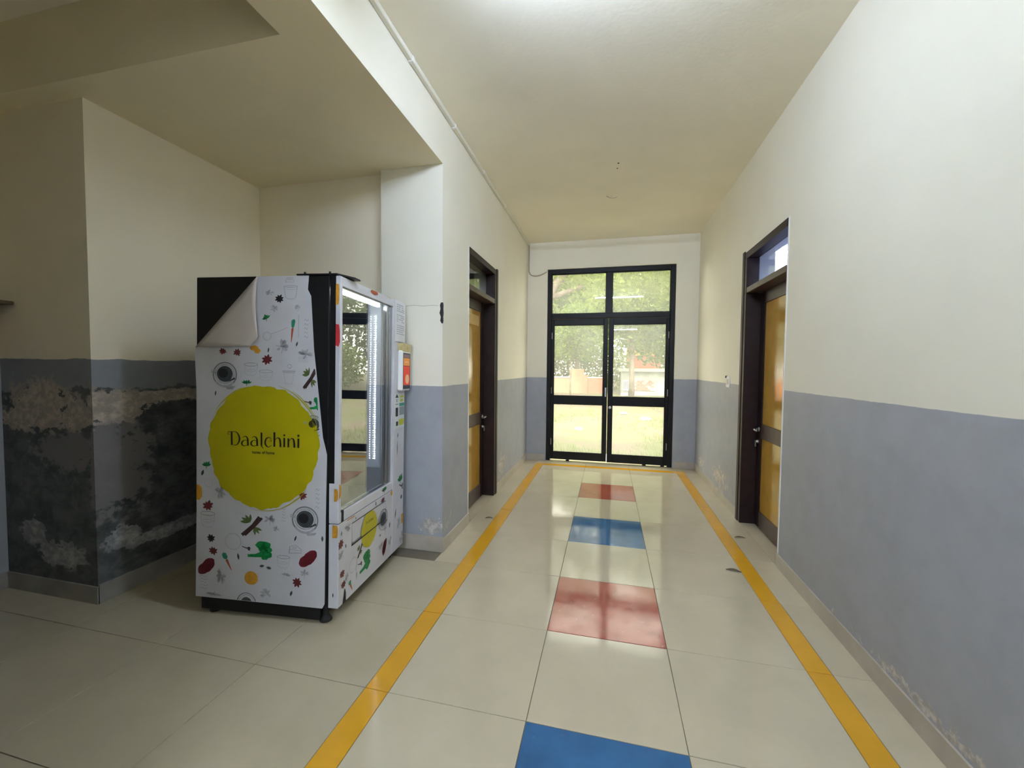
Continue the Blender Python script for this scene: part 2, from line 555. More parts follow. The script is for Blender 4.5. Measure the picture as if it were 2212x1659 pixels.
# cross stripe and threshold strip in front of the glazed door
xc = [-1.0437, -.3033, .3216, 1.0672]
for a, b in zip(xc[:-1], xc[1:]):
    tile(a, b, YEND, 6.118, M['tile_yellow'], 'stripe_tile')
tile(XL, -1.0437, YEND, YF, M['tile_edge'], 'border_tile')
tile(1.0672, XR, YEND, YF, M['tile_edge'], 'border_tile')
for a, b in zip(xc[:-1], xc[1:]):
    tile(a, b, 6.118, YF + .01, M['tile_edge'], 'border_tile')
tile(-.933, .933, YF + .01, YF + .2, M['tile_edge'], 'threshold_tile')
# sills in the side door openings
tile(XR, XR + .25, RD0, RD1, M['tile_edge'], 'threshold_tile')
tile(XL - .26, XL, LD0, LD1, M['tile_edge'], 'threshold_tile')

# skirting, one board per stretch of wall, each made of its own tiles
def skirting(nm, pts, nrm, hgt, m=M['skirt'], lab=None):
    """pts: two floor points of the wall line; nrm: direction out of the wall"""
    p0, p1 = Vector((*pts[0], 0)), Vector((*pts[1], 0))
    n = Vector((*nrm, 0))
    L = (p1 - p0).length
    d = (p1 - p0) / L
    base = struct(MB().prism([p0, p0 + n * .006, p1 + n * .006, p1], (0, 0, hgt - .004)).build(nm, M['caulk']), lab)
    k = max(1, round(L / .6))
    for i in range(k):
        a = p0 + d * (L * i / k + (.0008 if i else 0))
        b = p0 + d * (L * (i + 1) / k - (.0008 if i < k - 1 else 0))
        t = .0105 + random.uniform(-.0008, .0008)
        MB().prism([a + n * .0005, a + n * t, b + n * t, b + n * .0005], (0, 0, hgt + random.uniform(-.0015, .0015))).build('skirting_tile', m, base)
    return base
skirting('baseboard_right', ((XR, -2.0), (XR, RD0 - .004)), (-1, 0), .095)
skirting('baseboard_right_far', ((XR, RD1 + .02), (XR, YF)), (-1, 0), .095)
skirting('baseboard_left', ((XL, YP), (XL, LD0 - .004)), (1, 0), .10)
skirting('baseboard_left_far', ((XL, LD1 + .06), (XL, YF)), (1, 0), .10)
skirting('baseboard_pillar', ((XP, YP), (XL + .0105, YP)), (0, -1), .12)
skirting('baseboard_far_left', ((XL, YF), (-.955, YF)), (0, -1), .10)
skirting('baseboard_far_right', ((.955, YF), (XR, YF)), (0, -1), .10)
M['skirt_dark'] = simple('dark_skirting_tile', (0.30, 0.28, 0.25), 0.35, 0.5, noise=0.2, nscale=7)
skirting('baseboard_damp_front', ((-3.763, YN), (XN + .0105, YN)), (0, -1), .105, M['skirt_dark'])
skirting('baseboard_damp_side', ((XN, YN), (XN, 3.005)), (1, 0), .115, M['skirt_dark'])
skirting('baseboard_niche', ((XN, 3.005), (XP, 3.005)), (0, -1), .115, M['skirt_dark'])
skirting('baseboard_lobby', ((-3.763, -1.0), (-3.763, YN)), (1, 0), .105, M['skirt_dark'])

# ------------------------------------------------------------------ glazed double door at the end
def pane(a, b, z0, z1, name, parent):
    # the panes sit a little skew in their beads
    h = (b - a) / 2 + .004
    o = MB().box(-h, h, -.0025, .0025, z0 - .004, z1 + .004).build(name, M['glass'], parent)
    o.location = ((a + b) / 2, .0105, 0)
    o.rotation_euler = (0, 0, math.radians(-1.45))
    return o
def far_door():
    d = struct(empty('door_1', (0, YF + .055, 0)), 'black glazed double door with transom panes at the end of the corridor')
    y0, y1 = -.03, .05
    bf = M['black_frame']
    fr = MB()
    fr.bbox(-.93, -.872, y0, y1, 0, 2.965).bbox(.868, .93, y0, y1, 0, 2.965)
    fr.bbox(-.872, .868, y0, y1, 2.897, 2.965).bbox(-.872, .868, y0, y1, 2.212, 2.284).bbox(-.046, .040, y0, y1, 2.284, 2.897)
    fr.build('frame', bf, d)
    for a, b in ((-.872, -.046), (.040, .868)):
        p = pane(a, b, 2.284, 2.897, 'transom_pane', d)
        bd = MB()
        for (u0, u1, w0, w1) in ((a, a + .012, 2.284, 2.897), (b - .012, b, 2.284, 2.897), (a, b, 2.284, 2.296), (a, b, 2.885, 2.897)):
            bd.box(u0, u1, -.006, .007, w0, w1)
        bd.build('glazing_bead', bf, d)
    for nm, a, b, p0, p1, hinge in (('door_leaf', -.870, -.0105, -.828, -.073, -1), ('door_leaf', -.0005, .866, .066, .820, 1)):
        lf = MB()
        ly0, ly1 = -.012, .030
        z0, z1 = (.024, 2.208) if hinge < 0 else (.018, 2.208)
        lf.bbox(a, p0, ly0, ly1, z0, z1).bbox(p1, b, ly0, ly1, z0, z1)
        lf.bbox(p0, p1, ly0, ly1, z0, .138).bbox(p0, p1, ly0, ly1, .893, 1.020).bbox(p0, p1, ly0, ly1, 2.113, z1)
        leaf = lf.build(nm, bf, d)
        pane(p0, p1, .138, .893, 'pane', leaf)
        pane(p0, p1, 1.020, 2.113, 'pane', leaf)
        hb = MB()
        for (w0, w1) in ((.138, .893), (1.020, 2.113)):
            for (u0, u1, v0, v1) in ((p0, p0 + .008, w0, w1), (p1 - .008, p1, w0, w1), (p0, p1, w0, w0 + .008), (p0, p1, w1 - .008, w1)):
                hb.box(u0, u1, -.004, .008, v0, v1)
        hb.build('glazing_bead', bf, leaf)
        hx = (a + .012) if hinge < 0 else (b - .012)
        for hz in (.3, 1.1, 1.95):
            MB().tube([(hx, -.018, hz - .05), (hx, -.018, hz + .05)], .007, 8).build('hinge', M['steel'], leaf)
        if hinge > 0:
            kx = .034
            kn = MB().tube([(kx, -.014, .862), (kx, -.026, .862), (kx, -.036, .862), (kx, -.050, .862), (kx, -.054, .862)], [.020, .010, .010, .022, .014], 14).build('door_knob', M['steel'], leaf, smooth=True)
        else:
            MB().bbox(-.045, -.022, -.020, -.011, 1.02, 1.16, .003).build('tower_bolt', M['steel'], leaf)
    for sx in (-.62, .52, .78):
        MB().bbox(sx, sx + .05, -.02, .02, .001, .02, .002).build('floor_stop', bf, d)
    return d
far_door()

# ------------------------------------------------------------------ side doors
def side_door(nm, xw, sgn, ya, yb, label, handle_z, plate):
    """sgn = +1 when the room lies towards +x; ya near jamb, yb far jamb"""
    d = struct(empty(nm, (xw, ya, 0)), label)
    L = yb - ya
    def bx(mb, x0, x1, y0, y1, z0, z1, c=.003):
        a, b = sorted((sgn * x0, sgn * x1))
        return mb.bbox(a, b, y0, y1, z0, z1, c)
    bw = M['brown_wood']
    fr = MB()
    # far jamb and head flush with the plaster, near jamb set back in the reveal; shallower beside the transom glass
    bx(fr, .034, .158, 0, .062, 0, 2.16); bx(fr, .034, .098, 0, .062, 2.16, HD - .060)
    bx(fr, -.008, .158, L - .068, L + .005, 0, 2.16); bx(fr, -.008, .098, L - .068, L + .005, 2.16, HD - .060)
    bx(fr, -.008, .098, 0, L + .005, HD - .060, HD)
    bx(fr, .085, .117, .062, .075, 0, 2.16); bx(fr, .125, .158, L - .085, L - .068, 0, 2.16)
    fr.build('door_frame', bw, d)
    arch = MB()
    bx(arch, -.014, -.004, L - .010, L + .045, 0, HD + .012, .002)
    arch.build('architrave', bw, d)
    tr = MB()
    bx(tr, -.006, .158, .002, L - .068, 2.160, 2.210)
    tr.build('transom_rail', M['rail_wood'], d)
    gp = MB()
    a, b = sorted((sgn * .082, sgn * .087))
    gp.box(a, b, .062, L - .068, 2.210, HD - .06)
    gp.build('transom_pane', M['glass_clean'], d)
    lf = MB()
    y0, y1 = .066, L - .070
    bx(lf, .118, .155, y0, y0 + .09, .008, 2.157); bx(lf, .118, .155, y1 - .105, y1, .008, 2.157)
    leaf = lf.build('door_leaf', bw, d)
    rl = MB()
    for z0, z1 in ((.008, .158), (.828, .958), (2.052, 2.157)):
        bx(rl, .1185, .1545, y0 + .09, y1 - .105, z0, z1)
    rl.build('leaf_rail', M['rail_wood'], leaf)
    for z0, z1 in ((.158, .828), (.958, 2.052)):
        pn = MB()
        bx(pn, .128, .146, y0 + .085, y1 - .10, z0, z1, .001)
        pn.build('ochre_panel', M['ochre_panel'], leaf)
    # lever handle on a rose, key plate below
    hy = y1 - .055
    hd = MB()
    hd.tube([(sgn * .118, hy, handle_z), (sgn * .110, hy, handle_z)], .024, 16)
    hd.tube([(sgn * .112, hy, handle_z), (sgn * .078, hy, handle_z), (sgn * .070, hy - .012, handle_z), (sgn * .068, hy - .10, handle_z - .004)], [.010, .010, .010, .008], 10)
    hd.build('handle', M['steel'], leaf, smooth=True)
    kp = MB()
    kp.tube([(sgn * .118, hy + .01, handle_z - .115), (sgn * .112, hy + .01, handle_z - .115), (sgn * .098, hy + .01, handle_z - .115)], [.018, .018, .012], 14)
    kp.bbox(*sorted((sgn * .090, sgn * .100)), hy - .004, hy + .024, handle_z - .165, handle_z - .105, .004)
    kp.build('lock', M['steel'], leaf)
    for hz in (.35, 1.1, 1.9):
        MB().tube([(sgn * .112, y0 + .004, hz - .05), (sgn * .112, y0 + .004, hz + .05)], .007, 8).build('hinge', M['steel'], leaf)
    if plate:
        nb = MB()
        bx(nb, .121, .128, y0 + .22, y1 - .17, 1.89, 2.00, .002)
        np_ = nb.build('name_plate', simple('ochre_name_plate', (0.62, 0.40, 0.12), 0.3), leaf)
    return d
side_door('door_2', XL, -1, LD0, LD1, 'dark brown framed door with ochre panels on the left wall', .905, True)
side_door('door_3', XR, 1, RD0, RD1, 'dark brown framed door with ochre panels on the right wall', .905, False)
# white plaster edges on the near side of both openings
struct(MB().box(XR - .0025, XR + .004, RD0 - .020, RD0 - .001, .10, HD + .004).build('trim_1', M['caulk']))
struct(MB().box(XL - .004, XL + .0025, LD0 - .016, LD0 - .001, .10, HD + .004).build('trim_2', M['caulk']))

# ------------------------------------------------------------------ lamps
def tube_light(x0, x1, y, z, label, along='x', k=1.0):
    t = empty('tube_light', ((x0 + x1) / 2, y, z) if along == 'x' else (y, (x0 + x1) / 2, z))
    if along == 'y': t.rotation_euler = (0, 0, math.pi / 2)
    tag(t, label, 'tube light', 'ceiling tube lights')
    h = (x1 - x0) / 2
    up = min(H - z, .11)
    MB().bbox(-h - .02, h + .02, -.022, .022, up - .035, up - .001, .004).build('housing', M['white_plastic'], t)
    for s in (-1, 1):
        MB().bbox(s * (h + .012) - .010, s * (h + .012) + .010, -.014, .014, -.016, up - .030, .003).build('end_cap', M['white_plastic'], t)
    MB().tube([(-h, 0, 0), (h, 0, 0)], .014, 16).build('tube', tube_emit(k), t, smooth=True)
    return t
tube_light(-.60, .60, 1.74, 3.30, 'lit white tube light mirrored in the transom glass of the end door', k=.62)
tube_light(-.60, .60, -2.75, 3.30, 'added tube light behind the viewer for fill, unseen in the door glass', k=1.55)  # added fill lamp, not itself seen anywhere
tube_light(-.60, .60, -7.35, 3.30, 'lit white tube light farther back, mirrored small in the door glass', k=1.9)
tube_light(1.72, 2.92, 6.34, 3.06, 'lit white tube light on the wall of the room behind the right door', k=1.9)

SIDE_PRINTS = [('bucket_sketch', -0.295, 1.859, 0.042, 0.0385, 0), ('jar_sketch', -0.301, 1.926, 0.0245, 0.0135, 0), ('dark_star', -0.365, 1.822, 0.029, 0.026, 0), ('smudge', -0.424, 1.857, 0.0275, 0.019, 0), ('smudge', -0.396, 1.769, 0.0265, 0.0215, 0), ('smudge', -0.253, 1.772, 0.02, 0.0185, 0), ('stem_sketch', -0.247, 1.67, 0.0055, 0.062, 0), ('herb', -0.443, 1.719, 0.0305, 0.0215, 20), ('carrot', -0.284, 1.645, 0.0165, 0.0655, -6), ('ladle_sketch', -0.439, 1.613, 0.0265, 0.024, 0), ('smudge', -0.346, 1.557, 0.041, 0.044, 0), ('small_leaf', -0.256, 1.57, 0.008, 0.015, -20), ('small_leaf', -0.43, 1.535, 0.007, 0.0155, -10), ('star', -0.438, 1.481, 0.0345, 0.031, 0), ('star', -0.624, 1.52, 0.028, 0.023, 0), ('star', -0.716, 1.526, 0.026, 0.0195, 0), ('ginger', -0.513, 1.538, 0.036, 0.0265, 0), ('pot_sketch', -0.538, 1.426, 0.0435, 0.038, 0), ('pot_sketch', -0.445, 1.393, 0.043, 0.0315, 0), ('jug_sketch', -0.304, 1.401, 0.041, 0.0595, 0), ('cup', -0.703, 1.393, 0.077, 0.0715, 0), ('herb', -0.56, 1.351, 0.0335, 0.019, 0), ('cinnamon', -0.177, 1.384, 0.044, 0.059, 0), ('clove', -0.188, 1.246, 0.024, 0.0125, 0), ('small_leaf', -0.762, 1.285, 0.0075, 0.0155, -10), ('smudge', -0.669, 1.319, 0.032, 0.014, 0), ('broccoli', -0.136, 1.237, 0.0415, 0.041, 0), ('cup', -0.153, 1.121, 0.055, 0.0545, 0), ('smudge', -0.204, 1.515, 0.047, 0.031, 0), ('scribble', -0.201, 1.657, 0.0175, 0.0555, 0), ('scribble', -0.217, 1.484, 0.04, 0.016, 0), ('herb', -0.815, 0.87, 0.032, 0.025, 0), ('small_leaf', -0.845, 0.821, 0.0125, 0.019, -20), ('half_orange', -0.87, 0.706, 0.023, 0.0445, 0), ('star', -0.809, 0.631, 0.037, 0.033, 0), ('star', -0.215, 0.722, 0.0285, 0.0265, 0), ('dark_star', -0.789, 0.441, 0.0305, 0.0275, 0), ('star', -0.775, 0.37, 0.029, 0.026, 0), ('star', -0.245, 0.23, 0.0315, 0.0295, 0), ('cinnamon', -0.53, 0.537, 0.07, 0.062, 0), ('cup', -0.199, 0.587, 0.08, 0.0755, 0), ('broccoli', -0.476, 0.392, 0.0775, 0.057, 0), ('clove', -0.563, 0.401, 0.0265, 0.0135, 0), ('chili', -0.179, 0.368, 0.0655, 0.0345, 38), ('chili', -0.819, 0.275, 0.0645, 0.036, 38), ('carrot', -0.683, 0.315, 0.0195, 0.056, 28), ('orange', -0.531, 0.23, 0.043, 0.039, 0), ('half_cup', -0.56, 0.109, 0.064, 0.034, 0), ('circle_sketch', -0.647, 0.434, 0.0525, 0.049, 0), ('cake_sketch', -0.258, 0.415, 0.0375, 0.029, 0), ('pot_sketch', -0.33, 0.34, 0.0405, 0.0375, 0), ('pot_sketch', -0.81, 0.552, 0.0475, 0.048, 0), ('smudge', -0.731, 0.711, 0.0415, 0.0375, 0), ('smudge', -0.722, 0.226, 0.034, 0.0515, 0), ('smudge', -0.438, 0.147, 0.04, 0.0335, 0), ('small_leaf', -0.281, 0.163, 0.0105, 0.0175, -20), ('small_leaf', -0.257, 0.478, 0.0085, 0.0175, -20), ('small_leaf', -0.613, 0.348, 0.0105, 0.0205, 10), ('small_leaf', -0.464, 0.305, 0.0225, 0.008, 10), ('small_leaf', -0.42, 0.297, 0.022, 0.008, -10), ('scribble', -0.125, 0.712, 0.0165, 0.059, 0), ('circle_sketch', -0.807, 0.765, 0.027, 0.0235, 0), ('smudge', -0.418, 0.574, 0.0365, 0.0335, 0), ('smudge', -0.475, 0.237, 0.037, 0.0405, 0), ('scribble', -0.331, 0.607, 0.0145, 0.04, 0), ('smudge', -0.2, 0.283, 0.0285, 0.0265, 0), ('smudge', -0.315, 0.264, 0.0325, 0.0145, 0), ('scribble', -0.836, 0.182, 0.031, 0.0415, 0), ('small_leaf', -0.094, 0.487, 0.01, 0.017, 0), ('smudge', -0.374, 0.524, 0.0245, 0.0175, 0), ('smudge', -0.767, 0.119, 0.0535, 0.0165, 0)]
FRONT_PRINTS = [('orange_slice', -0.01, 0.755, 0.0315, 0.041, 0), ('star', 0.023, 0.453, 0.0305, 0.0305, 0), ('star', 0.041, 0.277, 0.028, 0.0245, 0), ('star', 0.056, 0.211, 0.026, 0.0235, 0), ('carrot', 0.135, 0.164, 0.0175, 0.0365, 25), ('broccoli', 0.308, 0.226, 0.0695, 0.066, 0), ('chili', 0.582, 0.208, 0.028, 0.062, -20), ('half_orange_up', 0.13, 0.583, 0.04, 0.024, 0), ('cinnamon', 0.239, 0.33, 0.033, 0.039, 0), ('cup', 0.556, 0.408, 0.0695, 0.072, 0), ('small_leaf', 0.076, 0.422, 0.008, 0.014, 10), ('small_leaf', 0.445, 0.552, 0.011, 0.018, 5), ('small_leaf', 0.031, 0.51, 0.007, 0.015, -5), ('small_leaf', 0.511, 0.314, 0.012, 0.009, -60), ('small_leaf', 0.661, 0.332, 0.0135, 0.023, -5), ('small_leaf', 0.186, 0.545, 0.0065, 0.0095, 0), ('herb', 0.577, 0.613, 0.0495, 0.0265, 0), ('orange', 0.697, 0.562, 0.027, 0.028, 0), ('star', 0.547, 0.544, 0.031, 0.0215, 0), ('herb', 0.851, 0.623, 0.055, 0.0515, 0), ('clove', 0.857, 0.56, 0.034, 0.0295, 0), ('small_leaf', 0.863, 0.476, 0.0255, 0.0175, 30), ('orange_slice', 0.896, 0.303, 0.0305, 0.037, 0), ('small_leaf', 0.76, 0.38, 0.012, 0.0405, -12), ('smudge', 0.098, 0.523, 0.0365, 0.0265, 0), ('smudge', 0.526, 0.243, 0.0375, 0.031, 0), ('smudge', 0.238, 0.585, 0.0355, 0.0205, 0), ('circle_sketch', 0.159, 0.274, 0.0465, 0.0445, 0), ('smudge', 0.03, 0.39, 0.0395, 0.0255, 0), ('clove', 0.241, 0.241, 0.025, 0.0155, 0), ('smudge', 0.668, 0.216, 0.034, 0.0325, 0), ('smudge', 0.091, 0.24, 0.0195, 0.0265, 0), ('smudge', 0.199, 0.187, 0.013, 0.0275, 0), ('smudge', 0.813, 0.294, 0.0415, 0.0515, 0), ('smudge', 0.879, 0.158, 0.052, 0.0525, 0), ('orange_slice', -0.036, 1.839, 0.016, 0.059, 0), ('chili', -0.03, 1.671, 0.0255, 0.0615, 0), ('broccoli_edge', -0.026, 1.237, 0.0115, 0.0525, 0), ('red_spot', 0.392, 1.935, 0.049, 0.0155, 0), ('ochre_strip', 0.573, 1.947, 0.0635, 0.0065, 0), ('small_leaf', 0.785, 0.957, 0.011, 0.0215, 0), ('small_leaf', 0.779, 0.86, 0.0085, 0.0625, 0)]
LETTER_STROKES = [([(-0.201, 0.037), (-0.2, 0.0), (-0.199, -0.038)], [0.011, 0.011, 0.011]), ([(-0.223, 0.038), (-0.201, 0.039), (-0.176, 0.039), (-0.161, 0.028), (-0.151, 0.002), (-0.156, -0.021), (-0.17, -0.036), (-0.19, -0.036)], [0.0023, 0.0035, 0.0035, 0.007, 0.0105, 0.0081, 0.0041, 0.0029]), ([(-0.202, 0.04), (-0.218, 0.037), (-0.227, 0.029), (-0.222, 0.022), (-0.212, 0.025)], [0.0023, 0.0023, 0.0023, 0.0023, 0.0023]), ([(-0.131, 0.007), (-0.12, 0.014), (-0.107, 0.013), (-0.099, -0.001), (-0.098, -0.02), (-0.097, -0.038)], [0.0023, 0.0035, 0.0058, 0.0099, 0.0105, 0.0105]), ([(-0.1, -0.009), (-0.12, -0.007), (-0.134, -0.018), (-0.135, -0.031), (-0.123, -0.039), (-0.1, -0.035)], [0.0029, 0.0035, 0.0087, 0.0087, 0.0041, 0.0029]), ([(-0.072, 0.008), (-0.062, 0.015), (-0.049, 0.013), (-0.041, 0.0), (-0.04, -0.019), (-0.039, -0.037)], [0.0023, 0.0035, 0.0058, 0.0099, 0.0105, 0.0105]), ([(-0.042, -0.008), (-0.062, -0.006), (-0.076, -0.017), (-0.077, -0.03), (-0.065, -0.038), (-0.042, -0.034)], [0.0029, 0.0035, 0.0087, 0.0087, 0.0041, 0.0029]), ([(-0.013, 0.04), (-0.013, -0.001), (-0.013, -0.033)], [0.011, 0.011, 0.0105]), ([(-0.013, -0.031), (-0.008, -0.042), (0.002, -0.05)], [0.0087, 0.0046, 0.0023]), ([(0.048, 0.007), (0.035, 0.014), (0.017, 0.006), (0.01, -0.016), (0.016, -0.032), (0.031, -0.04), (0.049, -0.03)], [0.0023, 0.0035, 0.0076, 0.0099, 0.0081, 0.0041, 0.0023]), ([(0.039, 0.002), (0.05, -0.001), (0.047, -0.007), (0.038, -0.007)], [0.0023, 0.0023, 0.0023, 0.0023]), ([(0.067, 0.045), (0.067, 0.002), (0.067, -0.037)], [0.0116, 0.0116, 0.0116]), ([(0.071, 0.001), (0.085, 0.013), (0.099, 0.009), (0.103, -0.007), (0.105, -0.038)], [0.0029, 0.0041, 0.0087, 0.011, 0.011]), ([(0.128, 0.015), (0.128, -0.037)], [0.011, 0.011]), ([(0.128, 0.035), (0.128, 0.025)], [0.0105, 0.0105]), ([(0.153, 0.013), (0.153, -0.037)], [0.011, 0.011]), ([(0.158, -0.001), (0.171, 0.013), (0.183, 0.009), (0.188, -0.007), (0.19, -0.037)], [0.0029, 0.0041, 0.0087, 0.011, 0.011]), ([(0.214, 0.014), (0.214, -0.038)], [0.0116, 0.0116]), ([(0.214, 0.036), (0.214, 0.025)], [0.0122, 0.0122])]

# ------------------------------------------------------------------ vending machine
# local frame: x = 0 is the glazed front (towards the corridor), x = -0.889 the back; y = 0 the side facing the viewer; z up
VW, VD, VB, VT = .889, .905, .100, 1.950
vm = empty('vending_machine', (-1.4424, 1.9359, 0), tuple(math.radians(a) for a in (-1.19, .36, 5.57)))
tag(vm, 'black vending machine in a white printed wrap with a lit glass front', 'vending machine')
M['wrap'] = simple('white_printed_vinyl', (0.58, 0.58, 0.61), 0.38, 0.45, noise=0.06, nscale=5, bump=0.06, bscale=9)
M['wrap_back'] = simple('vinyl_backing', (0.56, 0.50, 0.45), 0.65, 0.3, noise=0.05, nscale=8)
M['yellow'] = simple('acid_yellow_print', (0.44, 0.39, 0.003), 0.40, 0.4, noise=0.05, nscale=6)
PR = {
 'ink': simple('black_ink', (0.012, 0.010, 0.014), 0.5),
 'darkred': simple('anise_red_print', (0.13, 0.018, 0.020), 0.45),
 'maroon': simple('chilli_print', (0.155, 0.012, 0.022), 0.4, noise=0.3, nscale=60),
 'brown': simple('cinnamon_print', (0.055, 0.028, 0.028), 0.45, noise=0.3, nscale=60),
 'green': simple('leaf_green_print', (0.015, 0.20, 0.055), 0.45, noise=0.3, nscale=50),
 'broc': simple('broccoli_green_print', (0.003, 0.245, 0.055), 0.45, noise=0.35, nscale=60),
 'teal': simple('carrot_top_print', (0.02, 0.24, 0.13), 0.45, noise=0.2, nscale=60),
 'carrot': simple('carrot_print', (0.42, 0.085, 0.028), 0.45),
 'orange': simple('orange_print', (0.56, 0.27, 0.022), 0.45, noise=0.15, nscale=50),
 'red': simple('pepper_red_print', (0.50, 0.03, 0.035), 0.4),
 'slate': simple('coffee_print', (0.045, 0.055, 0.060), 0.45, noise=0.3, nscale=70),
 'line': simple('pencil_grey_print', (0.25, 0.25, 0.28), 0.45),
 'pale': simple('pale_sketch_print', (0.40, 0.40, 0.43), 0.45, noise=0.15, nscale=40),
 'mid': simple('mid_grey_print', (0.33, 0.34, 0.36), 0.45, noise=0.3, nscale=60),
 'olive': simple('herb_olive_print', (0.11, 0.16, 0.05), 0.45),
}
PK = list(PR)
class Print:
    """flat print built from polygons in the unit square (u right, v up), placed on a wrap"""
    def __init__(self):
        self.p = []
    def poly(self, pts, c, layer=0):
        self.p.append((pts, c, layer)); return self
    def ell(self, cx, cy, rx, ry, c, layer=0, n=20, wob=0.0, a0=0, a1=360):
        pts = []
        for k in range(n if a1 - a0 >= 360 else n + 1):
            a = math.radians(a0 + (a1 - a0) * k / n)
            w = 1 + wob * random.uniform(-1, 1)
            pts.append((cx + rx * w * math.cos(a), cy + ry * w * math.sin(a)))
        return self.poly(pts, c, layer)
    def ring(self, cx, cy, rx, ry, w, c, layer=0, n=28, a0=0, a1=360):
        for k in range(n):
            a, b = math.radians(a0 + (a1 - a0) * k / n), math.radians(a0 + (a1 - a0) * (k + 1) / n)
            self.poly([(cx + rx * math.cos(a), cy + ry * math.sin(a)), (cx + rx * math.cos(b), cy + ry * math.sin(b)),
                       (cx + (rx - w) * math.cos(b), cy + (ry - w) * math.sin(b)), (cx + (rx - w) * math.cos(a), cy + (ry - w) * math.sin(a))], c, layer)
        return self
    def line(self, pts, w, c, layer=0):
        ws = w if isinstance(w, (list, tuple)) else [w] * len(pts)
        L, R = [], []
        for i, p in enumerate(pts):
            a, b = pts[max(i - 1, 0)], pts[min(i + 1, len(pts) - 1)]
            dx, dy = b[0] - a[0], b[1] - a[1]
            l = math.hypot(dx, dy) or 1
            nx, ny = -dy / l * ws[i] / 2, dx / l * ws[i] / 2
            L.append((p[0] + nx, p[1] + ny)); R.append((p[0] - nx, p[1] - ny))
        for i in range(len(pts) - 1):
            self.poly([R[i], R[i + 1], L[i + 1], L[i]], c, layer)
        return self
    def leaf(self, x0, y0, x1, y1, w, c, layer=0):
        dx, dy = x1 - x0, y1 - y0
        pts = []
        for t, s in ((0, 0), (.3, .8), (.55, 1), (.8, .6), (1, 0), (.8, -.6), (.55, -1), (.3, -.8)):
            pts.append((x0 + dx * t - dy * s * w, y0 + dy * t + dx * s * w))
        return self.poly(pts, c, layer)

